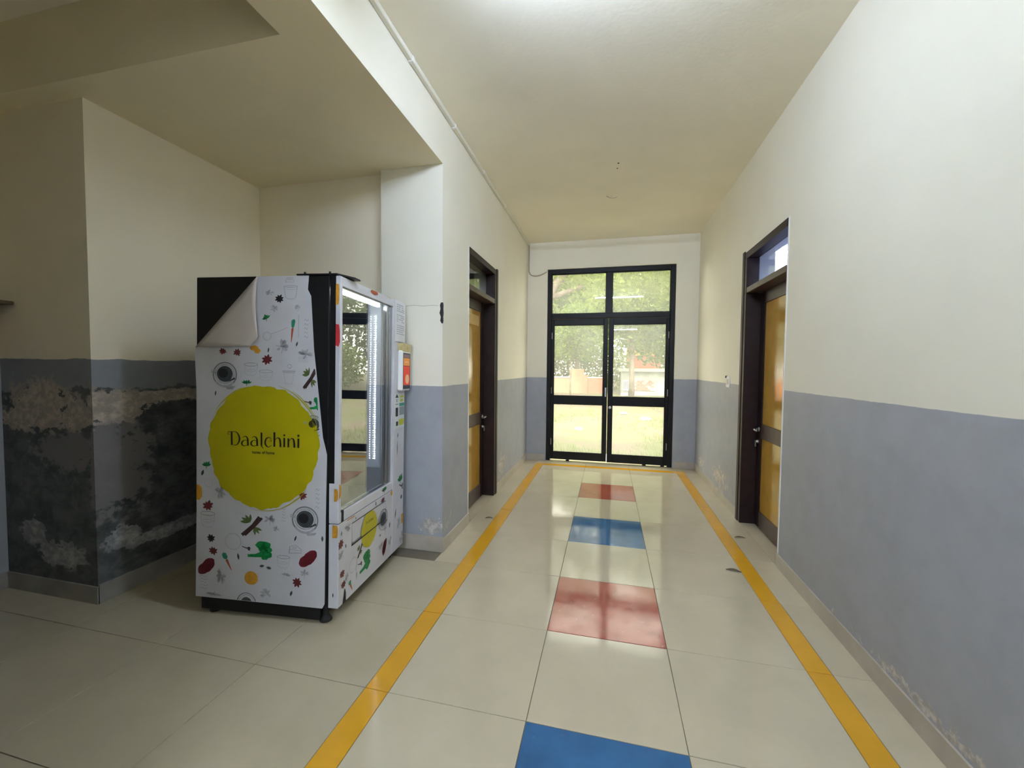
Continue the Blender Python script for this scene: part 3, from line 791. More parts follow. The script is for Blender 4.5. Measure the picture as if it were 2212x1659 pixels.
def motif(kind):
    p = Print()
    if kind in ('star', 'dark_star'):
        c = 'darkred' if kind == 'star' else 'ink'
        n = 8
        ph = random.uniform(0, .7)
        for k in range(n):
            a = ph + 2 * math.pi * k / n
            r = random.uniform(.82, 1.08)
            p.leaf(.05 * math.cos(a), .05 * math.sin(a), r * math.cos(a), r * math.sin(a), .24, c)
        p.ell(0, 0, .36, .36, c, 1, 10)
    elif kind == 'herb':
        for a in (200, 165, 130, 95, 60, 25):
            r = random.uniform(.8, 1.1)
            p.leaf(-.1, -.4, -.1 + r * math.cos(math.radians(a)), -.4 + 1.1 * r * abs(math.sin(math.radians(a))) + .15, .20, 'green')
        p.line([(-.1, -.4), (-.2, -1.0)], .12, 'green', 1)
    elif kind == 'small_leaf':
        p.leaf(0, -1, 0, 1, .34, 'slate')
    elif kind == 'carrot':
        p.ell(0, .62, .75, .38, 'teal', 0, 12, .18)
        p.poly([(-.42, .18), (.42, .22), (.28, -.45), (.12, -1), (-.06, -1), (-.26, -.4)], 'carrot', 1)
    elif kind == 'cup':
        p.ring(0, 0, 1, 1, .05, 'slate').ring(0, 0, .93, .93, .035, 'line')
        p.ring(0, .05, .80, .78, .07, 'mid', 1)
        p.ell(0, .05, .66, .64, 'slate', 1, 22)
        p.ell(-.12, .10, .40, .38, 'ink', 2, 16)
        p.line([(-.70, .14), (-1.12, .2)], .10, 'mid', 2).line([(-.70, .30), (-1.12, .33)], .06, 'mid', 2)
        p.line([(.1, -.55), (.5, -.45), (.85, -.28)], [.08, .12, .16], 'slate', 2)
        p.ring(0, -.05, .98, .98, .16, 'pale', 1, 20, 215, 320)
        p.poly([(.1, -1.02), (.9, -.9), (.7, -1.12), (.2, -1.18)], 'mid', 0)
    elif kind == 'half_cup':
        p.ring(0, -1, 1, 2, .08, 'slate', 0, 18, 0, 180).ring(0, -1, .84, 1.7, .06, 'mid', 0, 18, 0, 180)
        p.ell(0, -1, .60, 1.25, 'slate', 1, 16, 0, 0, 180)
    elif kind == 'broccoli':
        for (x, y, r) in ((.05, .55, .42), (.5, .6, .38), (.62, .15, .36), (.25, .2, .4), (.62, -.35, .34), (.4, -.6, .3)):
            p.ell(x, y, r, r, 'broc', 0, 12, .14)
        p.poly([(.35, .1), (-.35, -.35), (-1, -.45), (-.98, -.72), (-.3, -.68), (.35, -.62)], 'broc', 1)
    elif kind == 'broccoli_edge':
        for y in (-.7, -.3, .1, .5, .8):
            p.ell(0, y, .9, .3, 'broc', 0, 10, .15)
    elif kind == 'chili':
        p.ell(-.35, 0, .64, .82, 'maroon', 0, 16, .07).ell(.3, .05, .7, .9, 'maroon', 0, 16, .07).ell(-.05, -.1, .7, .85, 'maroon', 0, 16, .07)
        p.line([(-.7, -.2), (0, -.3), (.7, .1)], .07, 'darkred', 1).line([(-.6, .2), (0, .2), (.6, .5)], .06, 'darkred', 1)
    elif kind == 'orange':
        p.ell(0, 0, 1, 1, 'orange', 0, 20, .03)
    elif kind == 'half_orange':
        p.poly([(-1, -1), (.2, -1), (.9, -.6), (1, 0), (.9, .6), (.2, 1), (-1, 1)], 'orange')
    elif kind == 'half_orange_up':
        p.ell(0, -.9, 1, 1.8, 'orange', 0, 16, 0, 0, 180)
    elif kind == 'orange_slice':
        p.poly([(-1, -1), (.7, -.95), (1, -.5), (1, .5), (.7, .95), (-1, 1)], 'orange')
    elif kind == 'ginger':
        p.ell(-.2, .3, .75, .55, 'orange', 0, 14, .1).ell(.4, -.3, .55, .6, 'orange', 0, 14, .1)
    elif kind == 'cinnamon':
        p.line([(.72, .78), (.1, -.05), (-.85, -1.0)], [.30, .24, .30], 'brown', 1)
        p.line([(.95, .70), (.3, -.1), (-.6, -1.0)], [.2, .18, .22], 'brown', 1)
        for a in (150, 120, 90, 180):
            p.leaf(-.1, .25, -.1 + .95 * math.cos(math.radians(a)), .25 + .75 * math.sin(math.radians(a)), .16, 'olive')
        for a in (-20, -50, -80):
            p.leaf(.2, -.2, .2 + .8 * math.cos(math.radians(a)), -.2 + .75 * math.sin(math.radians(a)), .16, 'olive')
    elif kind == 'clove':
        p.line([(-1, .6), (0, .05), (.5, 0)], [.25, .4, .5], 'brown').ell(.65, .1, .35, .6, 'brown', 1, 10, .2).leaf(.4, -.2, .9, -1, .3, 'brown', 1)
    elif kind == 'red_spot':
        p.ell(0, 0, 1, 1, 'carrot', 0, 12, .1)
    elif kind == 'ochre_strip':
        p.poly([(-1, .6), (1, -.6), (.9, -1), (-.8, -.2)], 'orange')
    elif kind == 'smudge':
        for k in range(7):
            a = random.uniform(0, 6.28)
            p.leaf(random.uniform(-.2, .2), random.uniform(-.2, .2), math.cos(a), math.sin(a), .22, 'pale')
        for k in range(4):
            a = random.uniform(0, 6.28)
            p.line([(random.uniform(-.3, .3), random.uniform(-.3, .3)), (.9 * math.cos(a), .9 * math.sin(a))], .06, 'line', 1)
    elif kind == 'scribble':
        for k in range(5):
            yb = -.9 + k * .42
            p.line([(-.9 + .3 * random.random(), yb), (-.3, yb + .15), (.3, yb - .05), (.9 - .3 * random.random(), yb + .12)], .05, 'line')
    elif kind == 'circle_sketch':
        p.ring(0, 0, 1, 1, .05, 'pale').ring(.05, -.05, .9, .92, .03, 'pale')
    elif kind == 'bucket_sketch':
        p.line([(-1, .85), (-.75, -.75), (-.35, -1), (.35, -1), (.72, -.75), (.95, .85)], .05, 'line')
        p.ring(0, .82, 1, .16, .06, 'line', 0, 20).ring(0, .52, .86, .18, .05, 'pale', 0, 14, 180, 360)
    elif kind == 'jar_sketch':
        p.ring(0, .7, .85, .3, .12, 'line', 0, 16).line([(-1, -.8), (-1, .1), (1, .1), (1, -.8), (-1, -.8)], .12, 'line')
    elif kind == 'pot_sketch':
        p.ring(0, .7, 1, .28, .07, 'line', 0, 20).line([(-.95, .6), (-.8, -.6), (-.4, -.95), (.4, -.95), (.8, -.6), (.95, .6)], .05, 'pale').ring(0, -.2, .7, .2, .05, 'pale', 0, 14)
    elif kind == 'jug_sketch':
        p.line([(-1, .3), (1, .3)], .05, 'line').line([(-.8, .3), (-.5, -.9), (.5, -.9), (.8, .3)], .05, 'pale').ring(.1, .75, .35, .22, .07, 'pale', 0, 14).line([(-.9, .15), (.9, .15)], .04, 'line')
    elif kind == 'cake_sketch':
        p.line([(-1, -.8), (-.9, .5), (0, .9), (1, .1), (1, -.6), (-1, -.8)], .08, 'line').line([(-.9, 0), (1, -.2)], .05, 'line').ring(-.1, .35, .3, .2, .06, 'line', 0, 10)
    elif kind == 'ladle_sketch':
        p.ring(0, 0, 1, 1, .07, 'line').ring(0, 0, .75, .75, .05, 'pale').line([(.8, .5), (2.6, 1.1), (4.8, 2.1)], .12, 'pale')
    elif kind == 'stem_sketch':
        p.line([(0, -1), (.2, 0), (0, 1)], .35, 'line')
    return p

def clip_poly(pts, poly_lim):
    """clip a polygon against half-planes a*u+b*v<=c"""
    for (a, b, c) in poly_lim:
        out = []
        for i, p in enumerate(pts):
            q = pts[(i + 1) % len(pts)]
            dp, dq = a * p[0] + b * p[1] - c, a * q[0] + b * q[1] - c
            if dp <= 0: out.append(p)
            if dp * dq < 0:
                t = dp / (dp - dq)
                out.append((p[0] + (q[0] - p[0]) * t, p[1] + (q[1] - p[1]) * t))
        pts = out
        if len(pts) < 3: return None
    return pts

def stamp(kind, u, v, ru, rv, rot, place, parent, lim=None, name=None, base=.0006, prt=None):
    """put a motif on a wrap; place(u, v, h) gives the 3D point"""
    p = prt or motif(kind)
    mb = MB()
    used = []
    ca, sa = math.cos(math.radians(rot)), math.sin(math.radians(rot))
    for pts, c, layer in p.p:
        q = [(u + (x * ca - y * sa) * ru if rot == 0 else u + (x * ru * ca - y * rv * sa), v + (x * sa + y * ca) * rv if rot == 0 else v + (x * ru * sa + y * rv * ca)) for x, y in pts]
        if lim:
            q = clip_poly(q, lim)
            if not q: continue
        if c not in used: used.append(c)
        mb.poly([place(a, b, base + layer * .0003) for a, b in q], used.index(c))
    if not mb.f: return None
    return mb.build(name or (kind + '_print'), [PR[c] if c in PR else M[c] for c in used], parent)

# cabinet shell (open to the front), black sheet metal
cab = MB()
cab.bbox(-VW, -.066, 0, .030, VB, VT, .004)                       # viewer-facing side
cab.bbox(-VW, -.066, VD - .030, VD, VB, VT, .004)                 # far side
cab.bbox(-VW, -VW + .03, .03, VD - .03, VB, VT, .004)             # back
cab.bbox(-VW, -.066, .03, VD - .03, VT - .035, VT, .004)          # top
cab.bbox(-VW, -.066, .03, VD - .03, VB, VB + .04, .004)           # bottom
body = cab.build('cabinet', M['black'], vm)
M['liner'] = simple('cooler_liner', (0.80, 0.88, 0.97), 0.30, 0.5)
M['liner_dark'] = simple('dark_cooler_lining', (0.022, 0.030, 0.046), 0.25, 0.5)
ln = MB()
ln.box(-VW + .10, -.070, .036, .044, VB + .45, VT - .04).box(-VW + .10, -.168, .640, .650, VB + .45, VT - .04)
ln.box(-VW + .10, -VW + .11, .044, .64, VB + .45, VT - .04).box(-VW + .10, -.070, .044, .64, VT - .050, VT - .040)
ln.box(-.168, -.070, .640, .650, VB + .45, .745)
ln.build('liner', M['liner_dark'], vm)
MB().box(-.168, -.070, .6395, .650, .745, VT - .05).build('lit_side_panel', M['liner'], vm)
M['tray'] = simple('dark_tray', (0.045, 0.05, 0.06), 0.3)
MB().box(-VW + .11, -.070, .044, .64, VB + .45, VB + .50).build('collection_bin', M['tray'], vm)
MB().bbox(-VW + .02, -.075, .66, VD - .04, VB + .05, VT - .05, .004).build('electronics_box', M['black'], vm)
# top plate flap with bolts
tp = MB()
tp.prism([(-.26, -.004, VT + .001), (-.02, -.004, VT + .001), (.030, .10, VT + .001), (.030, .16, VT + .001), (-.26, .16, VT + .001)], (0, 0, .008))
top = tp.build('top_hinge_plate', M['black'], vm)
for bx_ in (-.225, -.075):
    MB().tube([(bx_, .02, VT + .008), (bx_, .02, VT + .024)], .006, 8).build('bolt', M['rubber'], top)
MB().tube([(-.012, .015, VT - .024), (-.012, .015, VT - .006)], .007, 10).build('hinge_pin', M['white_plastic'], top)
MB().bbox(-VW + .02, -.115, .014, VD - .05, .014, VB + .002, .004).build('plinth', M['black'], vm)
# feet down to the floor
Rm = vm.rotation_euler.to_matrix()
for fx, fy in ((-.10, .05), (-.80, .05), (-.10, VD - .07), (-.80, VD - .07)):
    zb = (Rm @ Vector((fx, fy, VB))).z
    hgt = zb
    MB().tube([(fx, fy, VB + .01), (fx, fy, VB - hgt + .035), (fx, fy, VB - hgt + .012), (fx, fy, VB - hgt + .001)], [.016, .016, .032, .034], 14).build('foot', M['rubber'], vm)

# --- vinyl wrap on the viewer-facing side, with peeled corner
def on_side(u, v, h=0.0):
    return (u, -.0012 - h, v)
outline = [(-.889, .094), (-.092, .094), (-.078, .121), (-.075, .61), (-.071, .957), (-.082, 1.002), (-.096, 1.052), (-.110, 1.176), (-.128, 1.33), (-.154, 1.546), (-.173, 1.836), (-.193, 1.873), (-.187, 1.9495), (-.501, 1.9495), (-.892, 1.545), (-.897, 1.50), (-.886, 1.30), (-.884, .6)]
sw = MB()
sw.prism([(u, -.0012, v) for u, v in outline], (0, .0012, 0))
side_wrap = sw.build('side_wrap', M['wrap'], vm)
# folded flap: bent along the diagonal from (-.501,1.95) to (-.892,1.545), hanging forward
fl = MB()
A0, A1 = Vector((-.501, -.0015, 1.9495)), Vector((-.893, -.0015, 1.548))
TIP = Vector((-.466, -.034, 1.556))
NN = 10
ROW = 8
grid = []
for i in range(NN + 1):
    t = i / NN
    base_p = A0.lerp(A1, t)
    row = []
    for j in range(ROW + 1):
        s = j / ROW
        q = base_p.lerp(TIP, s)
        q.y -= .016 * math.sin(math.pi * min(1, s * 1.1)) * (1 - .4 * t) + .0015
        row.append(q)
    grid.append(row)
for row in grid:
    fl.v += [tuple(q) for q in row]
for i in range(NN):
    for j in range(ROW - 1):
        k = i * (ROW + 1) + j
        fl.f.append((k, k + ROW + 1, k + ROW + 2, k + 1)); fl.mi.append(0)
flap = fl.build('peeled_flap', M['wrap_back'], vm, smooth=True)
tag(flap, 'folded-down corner of the wrap showing its beige backing')
sol = flap.modifiers.new('thickness', 'SOLIDIFY')
sol.thickness = .0012
sol.offset = 0

random.seed(11)
lim_side = [(1, 0, -.077), (-1, 0, .886), (0, -1, -.097), (0, 1, 1.948), (1, .082, -.027), (1, .21, .172)]
SIDE_LIST = SIDE_PRINTS
# yellow brush disc
def blob(cx, cy, rx, ry, place, parent, seed, name, lim=None):
    rnd = random.Random(seed)
    n = 120
    pts = []
    r1 = [rnd.uniform(-1, 1) for _ in range(n)]
    for k in range(n):
        a = 2 * math.pi * k / n
        w = 1 + .012 * math.sin(3 * a + 1) + .014 * math.sin(7 * a) + .010 * r1[k] + .010 * math.sin(23 * a)
        pts.append((cx + rx * w * math.cos(a), cy + ry * w * math.sin(a)))
    pr = Print()
    pr.poly(pts, 'yellow', 0)
    for (a0, a1, off, w) in ((20, 75, 1.035, .012), (25, 60, 1.06, .010), (110, 150, 1.03, .012), (-70, -40, 1.03, .012), (-100, -60, 1.04, .008)):
        path = [(cx + rx * (off + .01 * math.sin(t)) * math.cos(math.radians(a0 + (a1 - a0) * t / 10)), cy + ry * off * math.sin(math.radians(a0 + (a1 - a0) * t / 10))) for t in range(11)]
        pr.line(path, [w * rx * (1.8 - abs(t - 5) * .3) for t in range(11)], 'yellow', 0)
    mb = MB()
    for q, c, layer in pr.p:
        if lim:
            q = clip_poly(q, lim)
            if not q: continue
        mb.poly([place(a, b, .0012) for a, b in q])
    return mb.build(name, M['yellow'], parent)
yd = blob(-.463, .986, .343, .350, on_side, side_wrap, 3, 'yellow_disc_print', [(1, 0, -.09)])
for (kind, u, v, ru, rv, rot) in SIDE_PRINTS:
    if kind == 'smudge' and (u + .475) ** 2 + (v - .237) ** 2 < .001 : continue
    stamp(kind, u, v, ru, rv, rot, on_side, side_wrap, lim_side + ([(-1, 0, .884)] if u < -.8 else []))

def lettering(cx, cy, s, place, parent, base):
    pr = Print()
    for pts, ws in LETTER_STROKES:
        # resample the stroke smoothly (Catmull-Rom)
        P = [Vector((x * s, y * s, w * s)) for (x, y), w in zip(pts, ws)]
        if len(P) > 2:
            fine = []
            for i in range(len(P) - 1):
                p0, p1, p2, p3 = P[max(i - 1, 0)], P[i], P[i + 1], P[min(i + 2, len(P) - 1)]
                for k in range(5):
                    t = k / 5
                    fine.append(.5 * ((2 * p1) + (p2 - p0) * t + (2 * p0 - 5 * p1 + 4 * p2 - p3) * t * t + (3 * p1 - p0 - 3 * p2 + p3) * t ** 3))
            P = fine + [P[-1]]
        pr.line([(cx + p.x, cy + p.y) for p in P], [max(p.z, .0004) for p in P], 'ink')
    mb = MB()
    for q, c, l in pr.p:
        mb.poly([place(a, b, base) for a, b in q])
    return mb.build('lettering', PR['ink'], parent)
lettering(-.456, 1.028, 1.0, on_side, side_wrap, .0020)

def text_mesh(txt, size, name, m, parent, mtx, bold=0.0):
    cu = bpy.data.curves.new(name, 'FONT')
    cu.body = txt
    cu.size = size
    cu.align_x = 'CENTER'
    cu.offset = bold
    tmp = bpy.data.objects.new(name, cu)
    COL.objects.link(tmp)
    dg = bpy.context.evaluated_depsgraph_get()
    me = bpy.data.meshes.new_from_object(tmp.evaluated_get(dg))
    bpy.data.objects.remove(tmp)
    me.materials.clear()
    me.materials.append(m)
    o = bpy.data.objects.new(name, me)
    COL.objects.link(o)
    o.parent = parent
    o.matrix_local = mtx
    return o
SIDE_MTX = Matrix(((1, 0, 0, -.457), (0, 0, -1, -.0032), (0, 1, 0, .9475), (0, 0, 0, 1)))
text_mesh('tastes of home', .0235, 'tagline', PR['ink'], side_wrap, SIDE_MTX, .0004)

# --- front door of the cabinet
DY = .705                                   # seam between door and payment column
door = MB()
fx0, fx1 = -.058, 0.0
door.bbox(fx0, fx1, .000, .024, .575, VT - .004, .002)             # near stile
door.bbox(fx0, fx1, .690, DY, .575, VT - .004, .002)               # far stile
door.bbox(fx0, fx1, .024, .690, 1.893, VT - .004, .002)            # head
door.bbox(fx0, fx1, .024, .690, .575, .632, .002)                  # sill
df = door.build('display_door', M['wrap'], vm)
# bare metal edge of the door where the wrap is torn off (upper near edge)
MB().box(fx0 - .001, -.026, -.0012, .0005, .800, VT - .004).build('bare_edge', M['black'], df)
# chrome inner frame and glass
M['chrome'] = simple('dull_chrome', (0.36, 0.37, 0.38), 0.22, 0.5, metal=1.0)
ch = MB()
ch.bbox(-.050, -.010, .612, .690, .632, 1.893, .006).bbox(-.030, -.010, .024, .612, 1.884, 1.893, .002).bbox(-.030, -.010, .024, .612, .632, .640, .002)
ch.bbox(-.020, -.004, .640, .655, .640, 1.885, .004)
ch.build('glass_frame', M['chrome'], df)
MB().box(-.026, -.020, .024, .612, .640, 1.884).build('display_glass', M['glass_case'], df)
# lower front panel with the delivery slot
lp = MB()
sy0, sy1, sz0, sz1 = .141, .591, .400, .528
lp.bbox(fx0, fx1, 0, sy0, VB, .570, .002).bbox(fx0, fx1, sy1, DY, VB, .570, .002)
lp.bbox(fx0, fx1, sy0, sy1, VB, sz0, .002).bbox(fx0, fx1, sy0, sy1, sz1, .570, .002)
low = lp.build('lower_panel', M['wrap'], vm)
MB().box(fx0 - .02, fx0, sy0 - .01, sy1 + .01, sz0 - .01, sz1 + .01).build('slot_back', M['black'], low)
MB().bbox(-.030, -.003, sy0 + .003, sy1 - .003, sz0 + .007, sz1 - .003, .002).build('delivery_flap', M['wrap'], low)
MB().bbox(-.05, .004, .028, .050, .575, .640, .003).build('latch', M['rubber'], low)
# scuffed dark tear at the bottom of the near corner
MB().prism([(.0006, .048, VB), (.0006, .066, .172), (.0006, .074, .178), (.0006, .082, .150), (.0006, .084, VB)], (.0006, 0, 0)).build('torn_patch', M['rubber'], low)
# payment column
pc = MB().bbox(fx0, fx1 + .001, DY + .004, VD, VB, VT - .002, .003).build('payment_column', M['wrap'], vm)
MB().box(fx0 + .004, fx1 - .004, DY - .004, DY + .006, VB + .01, VT - .01).build('seam_strip', M['black'], vm)

def on_front(u, v, h=0.0):
    return (.0012 + h, u, v)
random.seed(21)
for (kind, u, v, ru, rv, rot) in FRONT_PRINTS:
    lim = [(-1, 0, -.001), (1, 0, .903)]
    par = df if v > .60 else low
    if u > DY: par = pc; lim = [(-1, 0, -(DY + .006)), (1, 0, .903)]
    elif v > .60:
        lim += [(1, 0, .703)]
        if u < .1: lim += [(1, 0, .0235)] if v > .66 else []
        if v > 1.88: lim += [(0, -1, -1.894), (0, 1, 1.945)]
        if v < .66: lim += [(0, 1, .631), (0, -1, -.576)]
    else:
        lim += [(1, 0, .703), (0, 1, .569)]
    stamp(kind, u, v, ru, rv, rot, on_front, par, lim)
# prints that wrap round to the near face of the door
def on_edge(u, v, h=0.0):
    return (u, -.0014 - h, v)
for kind, u, v, ru, rv, par in (('orange_slice', -.018, .532, .016, .036, low), ('half_orange', -.014, .735, .012, .035, df), ('small_leaf', -.028, .175, .006, .014, low), ('red_oval', -.012, 1.62, .013, .062, df), ('orange_slice', -.016, 1.845, .010, .058, df)):
    pr = None
    if kind == 'red_oval':
        pr = Print(); pr.poly([(-1, -.9), (.4, -1), (1, -.6), (.9, .4), (.5, .95), (-1, 1)], 'red')
    stamp(kind, u, v, ru, rv, 0, on_edge, par, None, None, .0006, pr)
# small yellow disc with the name on the delivery flap, split by the slot edge
b1 = blob(.357, .418, .105, .112, on_front, low, 9, 'yellow_disc_print')
lettering(.357, .470, .23, lambda a, b, h=0: on_front(a, b, h), low, .0022)
# slot outline, dark shadow gap
so = Print()
so.line([(sy0, sz0), (sy0, sz1), (sy1, sz1), (sy1, sz0)], .0045, 'ink')
mb = MB()
for q, c, l in so.p: mb.poly([on_front(a, b, .0016) for a, b in q])
mb.prism([(.0005, sy0, sz0 + .004), (.0005, sy1, sz0 + .004), (.0005, sy1, sz0 - .002), (.0005, sy0, sz0 - .006)], (.002, 0, 0))
mb.build('slot_outline', PR['ink'], low)

# LED strip inside and its reflection
M['led'] = emit('white_led', (0.80, 0.90, 1.0), 10.0)
M['led_bar'] = emit('white_led_bar', (0.85, 0.93, 1.0), 5.0)
st = MB().box(-.113, -.097, .632, .6395, .80, 1.83).build('led_strip', M['white_plastic'], vm)
ld = MB()
NL = 62
for k in range(NL):
    z = .812 + k * (1.815 - .812) / (NL - 1)
    ld.bbox(-.1085, -.1015, .629, .632, z - .0030, z + .0030, .001)
ld.build('led_dots', M['led'], st)
st2 = MB().box(-.149, -.136, .634, .6395, .80, 1.83).build('led_strip', M['white_plastic'], vm)  # dim second strip stands in for the first one's reflection
M['led_mirrored'] = emit('led_reflection', (0.86, 0.93, 1.0), 2.6)
ld2 = MB()
for k in range(NL):
    z = .812 + k * (1.815 - .812) / (NL - 1)
    ld2.bbox(-.1445, -.1405, .631, .634, z - .0022, z + .0022, .0008)
ld2.build('led_dots', M['led_mirrored'], st2)
bar = MB().bbox(-.062, -.040, .030, .560, 1.868, 1.886, .003).build('led_bar', M['led_bar'], vm)

# notice paper, payment terminal, stickers on the column
M['paper'] = simple('white_paper', (0.70, 0.70, 0.70), 0.7)
M['print_grey'] = simple('grey_text_print', (0.38, 0.38, 0.39), 0.7)
pp = MB()
for i in range(6):
    u0, u1 = .712 + i * .031, .712 + (i + 1) * .031
    h0, h1 = .003 + .006 * math.sin(i * .6), .003 + .006 * math.sin((i + 1) * .6)
    pp.prism([(h0, u0, 1.650), (h1, u1, 1.652), (h1, u1, 1.945), (h0, u0, 1.948)], (.0008, 0, 0))
notice = pp.build('notice_sheet', M['paper'], vm)
tag(notice, 'white printed notice sheet')
nl = MB()
for k in range(15):
    z = 1.915 - k * .015
    if k in (4, 9): continue
    for i in range(5):
        if random.random() < .15: continue
        u0, u1 = .728 + i * .0285, .728 + (i + 1) * .0285 - .002
        hh = .0045 + .006 * math.sin((i + .9) * .6)
        nl.poly([(hh + .0008, u0, z), (hh + .0012, u1, z), (hh + .0012, u1, z + .006), (hh + .0008, u0, z + .006)])
nl.build('text_lines', M['print_grey'], notice)['kind'] = 'stuff'
term = MB().bbox(.000, .042, .760, .920, 1.290, 1.588, .010).build('payment_terminal', M['white_plastic'], vm, bevel=0)
tag(term, 'white payment terminal with an orange and red screen')
M['scr_black'] = simple('screen_bezel', (0.01, 0.01, 0.012), 0.15)
MB().bbox(.0405, .0432, .772, .908, 1.302, 1.570, .001).build('bezel', M['scr_black'], term)
M['scr_orange'] = emit('screen_orange', (0.70, 0.30, 0.09), 0.22)
M['scr_red'] = emit('screen_red', (0.70, 0.10, 0.07), 0.22)
M['scr_grey'] = emit('screen_header', (0.28, 0.20, 0.20), 0.2)
M['scr_cream'] = emit('screen_cream', (0.70, 0.42, 0.25), 0.22)
sc = MB()
sc.poly([(.0436, .778, 1.332), (.0436, .896, 1.332), (.0436, .896, 1.472), (.0436, .778, 1.472)], 1)
sc.poly([(.0436, .778, 1.476), (.0436, .896, 1.476), (.0436, .896, 1.532), (.0436, .778, 1.532)], 0)
sc.poly([(.0436, .778, 1.536), (.0436, .896, 1.536), (.0436, .896, 1.560), (.0436, .778, 1.560)], 2)
sc.poly([(.0439, .800 + .045 + .036 * math.cos(a * .3927), 1.376) if False else (.0439, .848 + .036 * math.cos(a * .3927), 1.376 + .036 * math.sin(a * .3927)) for a in range(16)], 3)
sc.poly([(.0439, .800, 1.498), (.0439, .870, 1.498), (.0439, .870, 1.508), (.0439, .800, 1.508)], 3)
sc.build('screen', [M['scr_orange'], M['scr_red'], M['scr_grey'], M['scr_cream']], term)
M['tape'] = simple('brown_packing_tape', (0.46, 0.38, 0.16), 0.3, noise=0.2, nscale=30)
MB().bbox(.002, .0445, .770, .925, 1.580, 1.640, .002).build('tape', M['tape'], term)
# stickers
stk = MB().box(.0012, .0020, .728, .900, 1.012, 1.268).build('sticker', simple('sticker_white', (0.66, 0.70, 0.68), 0.4), vm)
M['st_green'] = simple('sticker_green', (0.02, 0.26, 0.17), 0.4)
M['st_yellow'] = simple('sticker_yellow', (0.50, 0.52, 0.02), 0.4)
M['st_grey'] = simple('sticker_grey', (0.25, 0.29, 0.30), 0.4)
def rect(mb, u0, u1, v0, v1, mi, h=.0024):
    mb.poly([(h, u0, v0), (h, u1, v0), (h, u1, v1), (h, u0, v1)], mi)
sm = MB()
sm.poly([(.0024, .732, 1.238), (.0024, .790, 1.238), (.0024, .761, 1.266)], 0)
rect(sm, .752, .770, 1.205, 1.228, 3); rect(sm, .736, .790, 1.188, 1.192, 0)
rect(sm, .815, .880, 1.236, 1.252, 2); rect(sm, .820, .870, 1.205, 1.226, 2)
rect(sm, .805, .895, 1.172, 1.196, 1); rect(sm, .805, .895, 1.105, 1.168, 3)
rect(sm, .740, .785, 1.100, 1.165, 0); rect(sm, .800, .895, 1.030, 1.075, 2); rect(sm, .750, .785, 1.030, 1.062, 0)
sm.build('sticker_print', [PR['ink'], M['st_green'], M['st_yellow'], M['st_grey']], stk)

# ------------------------------------------------------------------ small things on the walls
# conduit in the corner of wall and ceiling, cable dropping to the end door
cd = tag(empty('cable_conduit', (XL + .02, 4.0, H - .02)), 'pale painted cable conduit along the left wall under the ceiling', 'conduit')
cuts = [-3.0, .4, 2.40, 3.12, 3.90, 4.75, 5.6, YF - .02]
for a, b in zip(cuts[:-1], cuts[1:]):
    MB().bbox(-.019, .012, a - 4.0 + .001, b - 4.0 - .001, -.012, .019, .004).build('conduit_length', M['conduit'], cd)
for c in cuts[1:-1]:
    MB().bbox(-.0195, .016, c - 4.0 - .014, c - 4.0 + .014, -.016, .0195, .003).build('coupler', M['white_plastic'], cd)
pts = [(XL + .018, YF - .012, H - .03), (XL + .020, YF - .012, 3.20), (XL + .018, YF - .012, 3.02), (XL + .022, YF - .012, 2.94), (XL + .05, YF - .012, 2.893), (XL + .11, YF - .012, 2.872), (XL + .18, YF - .012, 2.878), (XL + .25, YF - .012, 2.905), (-.945, YF - .012, 2.930)]
fine = []
P = [Vector(p) for p in pts]
for i in range(len(P) - 1):
    p0, p1, p2, p3 = P[max(i - 1, 0)], P[i], P[i + 1], P[min(i + 2, len(P) - 1)]
    for k in range(5):
        t = k / 5
        fine.append(.5 * ((2 * p1) + (p2 - p0) * t + (2 * p0 - 5 * p1 + 4 * p2 - p3) * t * t + (3 * p1 - p0 - 3 * p2 + p3) * t ** 3))
fine.append(P[-1])
cb = MB().tube([p - Vector((XL + .02, 4.0, H - .02)) for p in fine], .0085, 8).build('cable', M['cable'], cd, smooth=True)

# wall switch
sw = tag(empty('wall_switch', (XR, 4.715, 1.262)), 'small white switch plate on the right wall beside the brown door', 'switch')
MB().bbox(-.012, 0, -.058, .058, 0, .118, .004).build('plate', M['white_plastic'], sw)
MB().bbox(-.018, -.011, -.030, .030, .030, .088, .004).build('rocker', simple('switch_rocker', (0.62, 0.60, 0.52), 0.35), sw)
MB().bbox(-.020, -.002, .040, .062, .098, .122, .002).build('indicator', M['rubber'], sw)

# black tape scrap on the pillar corner
tp = MB()
zz = [1.945, 1.925, 1.895, 1.865, 1.835, 1.805, 1.785]
ww = [.012, .020, .016, .024, .013, .018, .006]
for i in range(6):
    tp.poly([(XL - ww[i], YP - .0015, zz[i]), (XL + .0015, YP - .0015, zz[i]), (XL + .0015, YP - .0015, zz[i + 1]), (XL - ww[i + 1], YP - .0015, zz[i + 1])])
    tp.poly([(XL + .0015, YP - .0015, zz[i]), (XL + .0015, YP + ww[i] * .8, zz[i]), (XL + .0015, YP + ww[i + 1] * .8, zz[i + 1]), (XL + .0015, YP - .0015, zz[i + 1])])
t_o = tag(tp.build('tape_scrap', M['rubber']), 'torn scrap of black tape on the pillar corner', 'tape')
s_ = t_o.modifiers.new('thickness', 'SOLIDIFY'); s_.thickness = .001

# crack in the pillar plaster: a thin plaster ridge line
cr = MB().tube([(-1.55, YP - .0008, 1.925), (-1.48, YP - .0008, 1.930), (-1.40, YP - .0008, 1.922), (-1.33, YP - .0008, 1.926), (-1.28, YP - .0008, 1.921)], .0016, 6)
struct(cr.build('trim_3', simple('crack_plaster', (0.42, 0.40, 0.34), 0.8)))

